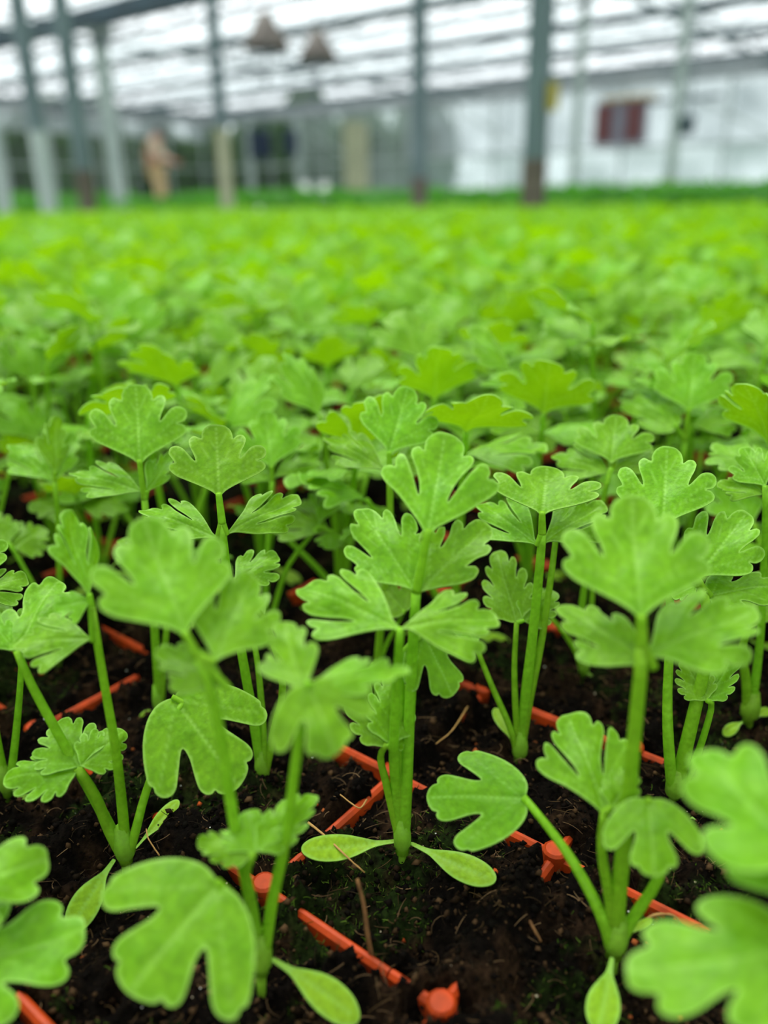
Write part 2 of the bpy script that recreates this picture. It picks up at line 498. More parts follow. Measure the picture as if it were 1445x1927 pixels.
for xg, za, lab in ((9.0, 2.3, 'thin dark cable sagging below the roof left of the cone lamps'), (11.6, 2.28, 'thin dark cable sagging below the roof behind the cone lamps'), (13.9, 2.25, 'thin dark cable sagging below the roof in front of the right wall')):
    pts = [(xg + .1 * math.sin(y_), y_, za - .16 * abs(math.sin(y_ * math.pi / 3.2))) for y_ in np.arange(-2, YW - .5, .4)]
    o = MB().tube(pts, .014, 5).build('cable', DARKSTEEL, smooth=True)
    tag(o, lab, 'cable', 'cables below the roof')


# ------------------------------------------------------------------ points from the photograph at a true distance
def ray(u, v):
    return cF + (CY - v) / FPX * cU + (u - CX) / FPX * cR


def at_y(u, v, y):
    """camera-frame point on the pixel's ray at the distance y ahead"""
    d = ray(u, v)
    return CAMP + d * (y / d[1])


def at_x(u, v, wx):
    """world point on the pixel's ray where it reaches the plane X = wx"""
    d = W(ray(u, v))
    return CAMP + d * (wx / d[0])


def ground(u, v, h=0.0):
    d = ray(u, v)
    return CAMP + d * ((h - HCAM) / d[2])


def proj(p):
    q = np.asarray(p) - CAMP
    z = q @ cF
    return CX + FPX * (q @ cR) / z, CY - FPX * (q @ cU) / z, z


def horizon(u):
    return CY - FPX * math.tan(PITCH) + (CX - u) * math.tan(ROLL)


# posts standing in rows below the gutters
def post(u, Y, w, mat, label, foot=RUST, foot_h=.5, cap=True, top=EAVE - .06):
    p = W(at_y(u, horizon(u), Y)); p[2] = FLOOR
    r = empty('greenhouse_post', p, label, 'post', 'greenhouse posts')
    MB().box((0, 0, foot_h + (top - FLOOR - foot_h) / 2), (w, w, top - FLOOR - foot_h)).build('shaft', mat, r)
    MB().box((0, 0, foot_h / 2), (w * 1.02, w * 1.02, foot_h)).build('rusty_foot' if foot is RUST else 'foot', foot, r)
    if cap: MB().box((0, 0, top - FLOOR - .06), (w * 1.8, w * 1.5, .1)).build('bracket', mat, r)
    return r, p


pA, locA = post(1003, 3.0, .062, STEEL, 'thick grey post right of centre with a yellow tag on it', foot_h=.28)
post(789, 6.1, .075, STEEL, 'grey post left of the thick post with the yellow tag', foot_h=.3)
post(428, 7.3, .075, STEEL, 'grey post with cream lower half right of the beige figure', foot=CREAM, foot_h=.72)
post(166, 3.9, .052, STEEL, 'slim grey post with rusty foot, second from the left edge', foot_h=.3)
post(92, 4.4, .06, STEEL, 'grey post nearest the left edge with a pale foot', foot=PALEST, foot_h=.5)
post(226, 12.3, .16, PALEST, 'pale green post between the slim grey post and the beige figure', foot=PALEST)
pP, locP = post(1257, 7.5, .07, PALEST, 'pale post right of the dark red wall cabinet', foot=CREAM, foot_h=.3)
post(1077, 10.6, .08, PALEST, 'pale post left of the dark red wall cabinet', foot=CREAM, foot_h=.3)
post(672, 12.7, .25, CREAM, 'broad cream pillar left of the second grey post', foot=CREAM, top=1.15, cap=False)
post(8, 8.5, .10, PALEST, 'pale post cut by the left edge of the picture', foot=PALEST, top=2.3)
for u_, lab in ((478, 'faint pale wall post in front of the far corner'), (568, 'faint pale wall post beside the navy cloths')):
    q = Winv(at_x(u_, horizon(u_), XW - .2))
    post(u_, q[1], .14, PALEST, lab, foot=PALEST, top=EAVE - .3, cap=False)

yt = empty('sticky_trap', locA + W([.043, -.036, 0.42 - FLOOR]) + np.array([0, 0, 0]), 'yellow sticky tag on the right side of the thick post', 'insect trap')
MB().box((0, 0, 0), (.022, .03, .085)).build('sheet', YELLOW, yt)
MB().box((0, 0, .047), (.024, .032, .01)).build('clip', STEEL, yt)

# cone shaped lamps under the roof
for u, v_, Y, s, lab in ((500, 62, 8.2, 1.0, 'grey-brown cone lamp hanging under the roof, left of the pair'),
                         (598, 88, 8.6, .9, 'grey-brown cone lamp hanging under the roof, right of the pair')):
    c = W(at_y(u, v_, Y))
    r = empty('hanging_lamp', c, lab, 'lamp', 'cone lamps under the roof')
    MB().lathe([(.03 * s, .16 * s), (.06 * s, .15 * s), (.12 * s, .04 * s), (.21 * s, -.10 * s), (.215 * s, -.12 * s), (.19 * s, -.11 * s)], n=20).build('lamp_shade', SHADE, r, True)
    MB().lathe([(.0, -.04), (.05, -.06), (.06, -.10), (.0, -.15)], n=12).build('bulb', SLATE, r, True)
    MB().tube([(0, 0, .15 * s), (0, 0, EAVE + .3 - c[2])], .008, 6).build('hanger', DARKSTEEL, r)
    MB().tube([(0, 0, -.12), (-.03, .02, -.5)], .014, 6).build('cable', DARKSTEEL, r)

# dark red cabinet on the right wall
p = at_x(1168, 232, XW - .16)
c = np.array([XW - .16, p[1], p[2]])
r = empty('wall_cabinet', c, 'dark red and grey cabinet on the pale right wall', 'cabinet')
MB().box((0, 0, 0), (.2, 1.02, .80)).build('body', SLATE, r)
for dy in (-.31, .31):
    d = MB().box((-.115, dy, -.0), (.03, .36, .66)).build('door', DRED, r)
    MB().box((-.14, dy * .5, 0), (.02, .02, .12)).build('handle', DARKSTEEL, d)
MB().box((-.02, -.15, .43), (.28, 1.0, .07)).build('top_board', OCHRE, r)
o = MB().tube([(XW - .1, p[1] - .5, p[2] + .33), (XW - .1, p[1] - 1.9, p[2] + .36)], .035, 8).build('conduit_pipe', TEAL, smooth=True)
tag(o, 'dark conduit pipe from the red cabinet towards the pale post', 'pipe')
o = empty('switch_box', np.array([locP[0], locP[1], W(at_y(1284, 236, 7.5))[2]]) + W([.09, -.02, 0]), 'small dark box beside the pale post near the right edge', 'box')
MB().box((0, 0, 0), (.07, .10, .15)).build('body', TEAL, o)
MB().tube([(0, 0, .07), (0, 0, .9)], .012, 6).build('cable', STEEL, o)
MB().box(tuple(W([-.045, 0, 0])), (.05, .05, .04)).build('bracket', STEEL, o)

# dark openings and cloths near the far corner, sacks on the floor
for u, v_, w_, h_, lab in ((490, 272, .55, .5, 'navy cloth hanging in the far corner, left one'), (547, 268, .38, .45, 'navy cloth hanging in the far corner, right one')):
    p = W(at_y(u, v_, 16.5))
    r = empty('hanging_cloth', p, lab, 'cloth', 'navy cloths in the far corner')
    g = MB(); n = 9
    for i in range(n):
        t0, t1 = i / n - .5, (i + 1) / n - .5
        g.box(((t0 + t1) / 2 * w_, .04 * math.sin(i * 1.9), 0), (w_ / n * 1.1, .05, h_ * (1 - .06 * (i % 3))), rz=AZ)
    g.build('cloth', NAVY, r)
    MB().tube([(0, 0, h_ / 2), (0, 0, EAVE + .35 - p[2])], .01, 5).build('hook_rod', STEEL, r)
for u, lab in ((575, 'white sack on the floor by the far wall, left of two'), (612, 'white sack on the floor by the far wall, right of two')):
    p = W(at_y(u, horizon(u), 13.5)); p[2] = FLOOR
    g = MB().lathe([(0, 0), (.11, 0), (.14, .06), (.145, .2), (.12, .30), (.06, .36), (.05, .38), (.07, .42), (0, .43)], n=18)
    vv = np.array(g.v); vv[:, :2] *= 1 + .12 * (vnoise(vv * 6 + u, 3)[:, None] - .5); g.v = vv.tolist()
    r = g.build('sack', SACKM, smooth=True); r.location = p
    tag(r, lab, 'sack', 'white sacks by the far wall')


# worker bent forward beyond the crop
def person():
    p = W(at_y(298, horizon(298), 18.5)); p[2] = FLOOR
    right = W(cR0); fwd = W(np.array([0, -1.0, 0]))
    r = empty('person', p, 'person in pale beige jacket and tan trousers bending over beyond the crop', 'person')

    def P(x, z, d=0): return right * x + fwd * d + np.array([0, 0, z])

    def skin_obj(name, joints, edges, rad, mat, parent, sub=2):
        me = bpy.data.meshes.new(name)
        me.from_pydata([tuple(j) for j in joints], edges, [])
        o = bpy.data.objects.new(name, me); COL.objects.link(o); o.parent = parent
        md = o.modifiers.new('skin', 'SKIN')
        for i, sv in enumerate(me.skin_vertices[0].data):
            sv.radius = (rad[i], rad[i]); sv.use_root = (i == 0)
        sd = o.modifiers.new('smooth', 'SUBSURF'); sd.levels = sub; sd.render_levels = sub
        md.use_smooth_shade = True
        me.materials.append(mat)
        return o
    # one continuous body: pelvis, spine, neck, head, arms, legs
    J = [P(.02, .90), P(-.04, 1.08), P(-.04, 1.28), P(.03, 1.42), P(.11, 1.47), P(.17, 1.50),
         P(.04, 1.36, .19), P(.14, 1.08, .22), P(.36, .98, .16), P(.46, .96, .15),
         P(.04, 1.36, -.19), P(.14, 1.08, -.22), P(.36, .98, -.12), P(.46, .96, -.1),
         P(.03, .84, .11), P(.10, .48, .13), P(.06, .1, .14), P(.20, .05, .15),
         P(.03, .84, -.11), P(.10, .48, -.13), P(.06, .1, -.14), P(.20, .05, -.15)]
    E_ = [(0, 1), (1, 2), (2, 3), (3, 4), (4, 5), (2, 6), (6, 7), (7, 8), (8, 9), (2, 10), (10, 11), (11, 12), (12, 13), (0, 14), (14, 15), (15, 16), (16, 17), (0, 18), (18, 19), (19, 20), (20, 21)]
    R_ = [.14, .145, .15, .07, .055, .06, .075, .055, .04, .03, .075, .055, .04, .03, .10, .07, .05, .04, .10, .07, .05, .04]
    body = skin_obj('body', J, E_, R_, SKIN, r)
    skin_obj('jacket', [P(.0, .84), P(-.05, 1.06), P(-.05, 1.29), P(.01, 1.40), P(.04, 1.36, .2), P(.14, 1.08, .23), P(.30, 1.0, .18), P(.04, 1.36, -.2), P(.14, 1.08, -.23), P(.30, 1.0, -.15)],
             [(0, 1), (1, 2), (2, 3), (2, 4), (4, 5), (5, 6), (2, 7), (7, 8), (8, 9)], [.185, .175, .17, .10, .10, .075, .06, .10, .075, .06], COAT, r)
    skin_obj('trousers', [P(.02, .88), P(.03, .80, .11), P(.10, .48, .13), P(.06, .1, .14), P(.03, .80, -.11), P(.10, .48, -.13), P(.06, .1, -.14)],
             [(0, 1), (1, 2), (2, 3), (0, 4), (4, 5), (5, 6)], [.17, .13, .1, .08, .13, .1, .08], TROUS, r)
    g = MB()

    def blob(c, rx, ry, rz):
        V, Fc = [], []; n, m = 14, 9
        for i in range(m + 1):
            a = math.pi * i / m
            for k in range(n):
                t = 2 * math.pi * k / n
                V.append(np.array(c) + right * rx * math.sin(a) * math.cos(t) + fwd * ry * math.sin(a) * math.sin(t) + np.array([0, 0, rz * math.cos(a)]))
        for i in range(m):
            for k in range(n): Fc.append((i * n + k, i * n + (k + 1) % n, (i + 1) * n + (k + 1) % n, (i + 1) * n + k))
        g.add(V, Fc)
    blob(P(.15, 1.50), .095, .085, .115); blob(P(.20, 1.44), .05, .05, .05); blob(P(.245, 1.475), .018, .014, .018)
    g.build('head', SKIN, r, True)
    g = MB(); blob(P(.17, 1.535), .105, .095, .10); blob(P(.23, 1.53), .06, .09, .07); g.build('hair', HAIR, r, True)
    for sgn, dd in ((1, .15), (-1, -.1)):
        h = MB()
        h.tube([P(.40, .975, dd), P(.46, .96, dd), P(.50, .95, dd)], [.028, .04, .035], 10)
        for k in range(4):
            q = dd + (k - 1.5) * .02
            h.tube([P(.49, .95, q), P(.545, .945, q), P(.575, .92, q)], [.010, .009, .007], 6)
        h.tube([P(.44, .955, dd - .03 * sgn), P(.48, .935, dd - .055 * sgn), P(.51, .92, dd - .05 * sgn)], [.012, .010, .008], 6)
        h.build('hand', SKIN, r, True)


person()

# hedge and trees behind the end wall
def leaf_cloud(center, rad, n, size, seed):
    g = np.random.default_rng(seed)
    d = g.normal(size=(n, 3)); d /= np.linalg.norm(d, axis=1)[:, None]
    rr = g.uniform(.55, 1, n) ** .5
    p = np.asarray(center) + d * rr[:, None] * np.asarray(rad)
    a = g.normal(size=(n, 3)); a /= np.linalg.norm(a, axis=1)[:, None]
    b2 = np.cross(a, g.normal(size=(n, 3))); b2 /= np.linalg.norm(b2, axis=1)[:, None]
    s = size * g.uniform(.6, 1.3, n)[:, None]
    V = np.stack([p - a * s, p + b2 * s * .5, p + a * s, p - b2 * s * .5], 1).reshape(-1, 3)
    return V, np.arange(4 * n).reshape(-1, 4)


SHR = [(-3.6 + k * 2.0, YW + 1.5, 'dark green shrub outside the end wall glass', 'shrubs outside the end wall') for k in range(12)] + \
      [(XW + 1.5, YW - .6 - k * 2.0, 'grey-green shrub outside the far end of the right wall', 'shrubs outside the right wall') for k in range(4)]
for k, (x, y_, lab, grp) in enumerate(SHR):
    h = 2.3 + 0.9 * random.random()
    r = empty('shrub', (x, y_, FLOOR - .07), lab, 'shrub', grp)
    V, Fq = leaf_cloud((0, 0, h * .5), (.93, .9, h * .55), 4200, .13, k)
    V[:, 2] = np.maximum(V[:, 2], .01)
    o = big_mesh('foliage', V, Fq, [HEDGE], smooth=False); o.parent = r
    st = MB()
    for q in range(4):
        st.tube([(0, 0, 0), (.2 * math.cos(q * 1.6), .2 * math.sin(q * 1.6), h * .6)], [.04, .015], 6)
    st.build('stem', TWIG, r)
for k in range(6):
    x = -1.5 + k * 3.5
    r = empty('tree', (x, YW + 6 + 1.5 * random.random(), FLOOR - .07), 'dark tree standing behind the shrubs outside the end wall', 'tree', 'trees outside the end wall')
    V, Fq = leaf_cloud((0, 0, 1.9), (1.6, 1.4, 1.5), 4200, .2, 40 + k)
    o = big_mesh('crown', V, Fq, [HEDGE], smooth=False); o.parent = r
    MB().tube([(0, 0, 0), (.05, 0, .8), (0, .05, 2.2)], [.12, .1, .05], 8).build('trunk', TWIG, r, True)

# ------------------------------------------------------------------ leaf shapes (base at 0,0, tip at 0,1)
R_FAN = [(.03, .02), (.10, .08), (.22, .15), (.40, .24), (.54, .31), (.63, .38), (.645, .44), (.60, .485), (.535, .49), (.62, .53), (.665, .60), (.655, .68), (.59, .715), (.51, .70), (.45, .665),
         (.39, .60), (.32, .53), (.30, .535), (.325, .61), (.37, .70), (.395, .80), (.36, .865), (.29, .865), (.225, .81), (.215, .87), (.19, .94), (.12, .99)]
L_FAN = [(-.03, .02), (-.09, .07), (-.21, .14), (-.38, .23), (-.55, .32), (-.64, .41), (-.635, .48), (-.57, .50), (-.60, .56), (-.645, .64), (-.62, .72), (-.54, .735), (-.46, .69),
         (-.40, .62), (-.31, .51), (-.29, .52), (-.315, .60), (-.36, .71), (-.37, .81), (-.31, .87), (-.24, .84), (-.20, .83), (-.195, .90), (-.15, .97), (-.07, 1.0)]
R_DEEP = [(.03, .02), (.09, .09), (.26, .19), (.46, .31), (.66, .45), (.77, .56), (.775, .63), (.70, .66), (.63, .645), (.645, .71), (.595, .775), (.50, .76), (.38, .62), (.27, .47), (.19, .36),
          (.17, .37), (.215, .49), (.30, .61), (.40, .72), (.415, .80), (.355, .84), (.27, .81), (.275, .89), (.24, .955), (.15, .99)]
L_DEEP = [(-.03, .02), (-.10, .09), (-.24, .20), (-.43, .34), (-.64, .46), (-.73, .55), (-.71, .62), (-.62, .63), (-.56, .61), (-.57, .68), (-.53, .745), (-.45, .72), (-.33, .57), (-.215, .39), (-.19, .39),
          (-.22, .50), (-.30, .63), (-.38, .74), (-.38, .82), (-.31, .85), (-.235, .82), (-.235, .89), (-.205, .955), (-.10, 1.0)]
L_LAT = [(-.03, .02), (-.09, .07), (-.24, .18), (-.42, .31), (-.55, .43), (-.565, .52), (-.49, .56), (-.41, .54), (-.43, .60), (-.38, .65), (-.31, .60), (-.235, .47), (-.22, .49), (-.26, .62), (-.335, .73), (-.335, .81), (-.26, .83), (-.20, .80),
         (-.20, .88), (-.17, .96), (-.08, 1.0)]
R_LAT = [(.025, .02), (.08, .08), (.19, .20), (.32, .35), (.385, .46), (.36, .54), (.28, .55), (.205, .50), (.20, .52), (.23, .63), (.29, .72), (.275, .80), (.20, .82), (.16, .80), (.165, .88), (.14, .95), (.07, .99)]
R_PRIM = [(.05, -.01), (.16, -.025), (.31, .01), (.46, .08), (.57, .19), (.62, .32), (.60, .43), (.52, .49), (.42, .475), (.34, .43), (.275, .39), (.26, .41), (.31, .51), (.40, .62), (.44, .73), (.41, .82), (.32, .855), (.23, .82), (.20, .85), (.185, .93), (.11, .99)]
R_PALM = [(.05, -.015), (.18, -.035), (.33, .02), (.48, .14), (.60, .30), (.68, .46), (.695, .52), (.665, .55), (.69, .60), (.66, .67), (.58, .705), (.50, .68), (.42, .60), (.32, .50), (.245, .43), (.215, .44), (.225, .54), (.28, .67), (.325, .79), (.31, .87), (.25, .905), (.20, .885), (.195, .94), (.12, .99)]
L_PALM = [(-x * 1.04, y * .97) for x, y in R_PALM]
L_PRIM = [(-x * .96, y * 1.02) for x, y in R_PRIM]
R_YNG = [(.03, .01), (.12, .03), (.27, .09), (.42, .13), (.50, .19), (.49, .25), (.42, .265), (.52, .31), (.57, .39), (.54, .455), (.45, .45), (.355, .395), (.43, .475), (.50, .56), (.50, .65), (.43, .685), (.34, .64), (.26, .55), (.30, .66), (.355, .75), (.35, .83), (.28, .85), (.20, .785), (.21, .87), (.18, .95), (.09, 1.0)]
L_YNG = [(-x * 1.03, y * .985) for x, y in R_YNG]
R_COT = [(.018, .0), (.02, .12), (.03, .24), (.07, .36), (.115, .50), (.135, .64), (.13, .78), (.105, .89), (.065, .965), (.025, .997)]
L_COT = [(-x, y) for x, y in R_COT]


def smooth_poly(P, it=2):
    P = np.asarray(P, float)
    if it == 1:          # keep every tooth: spline straight through the points
        a, c, d = np.roll(P, 1, 0), np.roll(P, -1, 0), np.roll(P, -2, 0)
        return np.stack([.5 * (2 * P + (c - a) * .8 * t + (6 * (c - P) - .8 * (2 * (c - a) + (d - P))) * t * t + (4 * (P - c) + .8 * ((c - a) + (d - P))) * t ** 3) for t in (0, .33, .67)], 1).reshape(-1, 2)
    for _ in range(it):
        Q = np.roll(P, -1, 0)
        P = np.stack([.75 * P + .25 * Q, .25 * P + .75 * Q], 1).reshape(-1, 2)
    return P


VEINS = {
    'fan': [[(0, 0), (0, .95)], [(0, .12), (.33, .40), (.60, .62)], [(0, .12), (-.33, .40), (-.58, .64)], [(0, .42), (.30, .80)], [(0, .40), (-.28, .80)], [(.22, .30), (.58, .42)], [(-.22, .30), (-.58, .44)], [(0, .62), (.14, .90)], [(0, .62), (-.12, .90)]],
    'deep': [[(0, 0), (0, .95)], [(0, .10), (.36, .40), (.68, .58)], [(0, .10), (-.34, .40), (-.64, .56)], [(0, .45), (.28, .72)], [(0, .45), (-.26, .74)], [(0, .65), (.15, .9)]],
    'lat': [[(0, 0), (0, .95)], [(0, .12), (-.28, .36), (-.5, .48)], [(0, .15), (.2, .36), (.32, .47)], [(0, .45), (-.27, .76)], [(0, .45), (.22, .75)]],
    'prim': [[(0, 0), (0, .95)], [(0, .03), (.3, .2), (.54, .36)], [(0, .03), (-.3, .2), (-.54, .36)], [(0, .35), (.34, .74)], [(0, .35), (-.34, .74)]],
    'palm': [[(0, 0), (0, .95)], [(0, .03), (.3, .3), (.62, .58)], [(0, .03), (-.3, .3), (-.62, .56)]],
    'young': [[(0, 0), (0, .95)], [(0, .05), (.25, .22), (.48, .38)], [(0, .05), (-.25, .22), (-.48, .38)], [(0, .3), (.40, .6)], [(0, .3), (-.40, .6)], [(0, .55), (.28, .78)], [(0, .55), (-.28, .78)]],
    'cot': [[(0, .1), (0, .92)]],
}
SIDES = {'fan': (R_FAN, L_FAN), 'deep': (R_DEEP, L_DEEP), 'lat': (R_LAT, L_LAT), 'prim': (R_PRIM, L_PRIM), 'palm': (R_PALM, L_PALM), 'young': (R_YNG, L_YNG), 'cot': (R_COT, L_COT)}


def seg_dist(p, a, b):
    a, b = np.asarray(a), np.asarray(b); d = b - a
    t = np.clip(((p - a) @ d) / (d @ d), 0, 1)
    return np.linalg.norm(p - a - t[:, None] * d, axis=1)


def make_template(kind, res, it):
    rr, ll = SIDES[kind]
    poly = [(0, -.005)] + rr + [(0, 1.0)] + ll[::-1]
    P = smooth_poly(poly, it)
    if kind == 'cot' or it > 1:
        pass
    n = len(P)
    if res:
        xs = np.arange(P[:, 0].min(), P[:, 0].max(), res); ys = np.arange(P[:, 1].min(), P[:, 1].max(), res * .87)
        gp = np.array([(x + (res / 2 if j % 2 else 0), y) for j, y in enumerate(ys) for x in xs])
        # keep interior points away from the edge
        dmin = np.full(len(gp), 9.0)
        for i in range(n):
            dmin = np.minimum(dmin, seg_dist(gp, P[i], P[(i + 1) % n]))
        inside = np.zeros(len(gp), bool)
        for i in range(n):
            a, c = P[i], P[(i + 1) % n]
            cond = ((a[1] > gp[:, 1]) != (c[1] > gp[:, 1]))
            xi = (c[0] - a[0]) * (gp[:, 1] - a[1]) / (c[1] - a[1] + 1e-15) + a[0]
            inside ^= cond & (gp[:, 0] < xi)
        gp = gp[inside & (dmin > res * .45)]
    else:
        gp = np.zeros((0, 2))
    allp = np.vstack([P, gp]) if len(gp) else P
    vs, es, fs, *_ = delaunay_2d_cdt([Vector(p) for p in allp], [(i, (i + 1) % n) for i in range(n)], [], 1, 1e-6)
    V = np.array([(p.x, p.y) for p in vs]); Fc = [tuple(q) for q in fs]
    # boundary loop indices: nearest to P
    dmin = np.full(len(V), 9.0)
    for i in range(n):
        dmin = np.minimum(dmin, seg_dist(V, P[i], P[(i + 1) % n]))
    vein = np.zeros(len(V))
    for pl in VEINS[kind]:
        for k, (a, c) in enumerate(zip(pl[:-1], pl[1:])):
            d = seg_dist(V, a, c)
            w = .013 if pl is VEINS[kind][0] else .009
            vein = np.maximum(vein, np.exp(-(d / w) ** 2) * (.55 if pl is VEINS[kind][0] else .34))
    edge = np.exp(-(dmin / .013) ** 2) * .85
    loop = [int(np.argmin(((V - q) ** 2).sum(1))) for q in P]
    return V, Fc, np.maximum(vein, edge), loop


TPL = {k: make_template(k, .034, 2 if k in ('prim', 'palm', 'cot') else 1) for k in SIDES}
TPL_M = {k: make_template(k, .12, 2) for k in SIDES}
def low_template(kind, sel_r, sel_l):
    rr, ll = SIDES[kind]
    P = np.array([(0, 0)] + [rr[i] for i in sel_r] + [(0, 1.0)] + [ll[i] for i in sel_l[::-1]])
    c = np.array([[0, .45]])
    V = np.vstack([P, c]); n = len(P)
    return V, [(i, (i + 1) % n, n) for i in range(n)], np.zeros(len(V)), []
TPL_L = {'fan': low_template('fan', [3, 6, 11, 16, 21], [3, 5, 10, 14, 19]), 'deep': low_template('deep', [3, 5, 9, 14, 20], [3, 5, 10, 13, 18]), 'lat': low_template('lat', [3, 5, 10], [3, 6, 12]),
         'prim': low_template('prim', [3, 6, 10, 15], [3, 6, 10, 15]), 'palm': low_template('palm', [3, 6, 11, 15], [3, 6, 11, 15]), 'young': low_template('young', [4, 9, 14], [4, 9, 14]), 'cot': low_template('cot', [3, 6], [3, 6])}
TWID = {k: float(np.ptp(TPL[k][0][:, 0])) for k in TPL}


def leaflet_geo(kind, base, L, Nrm, width, tpl=TPL, droop=.12, cup=.22, wave=.085, seed=0, rim=True, twist=0.0):
    """blade from a template: base point, vector L to the tip, face normal, full width"""
    V2, Fc, vein, loop = tpl[kind]
    L = np.asarray(L, float); ln = np.linalg.norm(L); Lh = L / ln
    Nn = np.asarray(Nrm, float); Nn = Nn - Lh * (Nn @ Lh); Nn /= np.linalg.norm(Nn)
    Wd = np.cross(Lh, Nn)
    s = width / TWID[kind]
    x, y = V2[:, 0], V2[:, 1]
    ph = seed * 1.7
    h = -droop * (y - .15) ** 2 * ln - cup * (x ** 2) * s + wave * ln * (np.sin(x * 7 + ph) * np.sin(y * 6 + ph * .7)) * np.clip(y, 0, 1)
    h = h + twist * x * y * ln
    h = h + .035 * s * np.exp(-(x / .035) ** 2) * -1 * np.clip(1 - y, 0, 1)   # midrib groove
    P = np.asarray(base) + np.outer(x * s, Wd) + np.outer(y, L) + np.outer(h, Nn)
    F2 = list(Fc); vv = list(vein)
    if rim and loop:
        n0 = len(P); th = .0003
        lp = P[loop]
        P = np.vstack([P, lp, lp - Nn * th])
        m = len(loop)
        F2 += [(n0 + i, n0 + (i + 1) % m, n0 + m + (i + 1) % m, n0 + m + i) for i in range(m) if loop[i] != loop[(i + 1) % m]]
        vv += [.9] * (2 * m)
    return P, F2, np.array(vv)


def bez(pts, n=14):
    """Catmull-Rom through pts"""
    P = np.asarray(pts, float)
    if len(P) == 2: return P[0] + np.linspace(0, 1, n)[:, None] * (P[1] - P[0])
    Q = np.vstack([2 * P[0] - P[1], P, 2 * P[-1] - P[-2]])
    out = []
    per = max(2, n // (len(P) - 1))
    for i in range(1, len(Q) - 2):
        for t in np.linspace(0, 1, per, endpoint=(i == len(Q) - 3)):
            a, b_, c, d = Q[i - 1], Q[i], Q[i + 1], Q[i + 2]
            out.append(.5 * ((2 * b_) + (-a + c) * t + (2 * a - 5 * b_ + 4 * c - d) * t * t + (-a + 3 * b_ - 3 * c + d) * t ** 3))
    return np.array(out)


def tube_geo(pts, r0, r1, n=8, seg=14):
    c = bez(pts, seg)
    g = MB().tube(c, list(np.linspace(r0, r1, len(c))), n)
    return np.array(g.v), g.f


# ------------------------------------------------------------------ the grid of cells
S_ = 0.0368
gA = np.array([math.sin(AZ), math.cos(AZ), 0])                  # along the house (+Y world)
gB = np.array([-math.sin(AZ + math.pi / 2) * -1, math.cos(AZ + math.pi / 2), 0])
C0 = sum(ground(*q_) for q_ in ((1060, 1605), (735, 1455), (490, 1650), (830, 1890))) / 4


def cell(i, j):
    return C0 + S_ * (i * gA + j * gB)


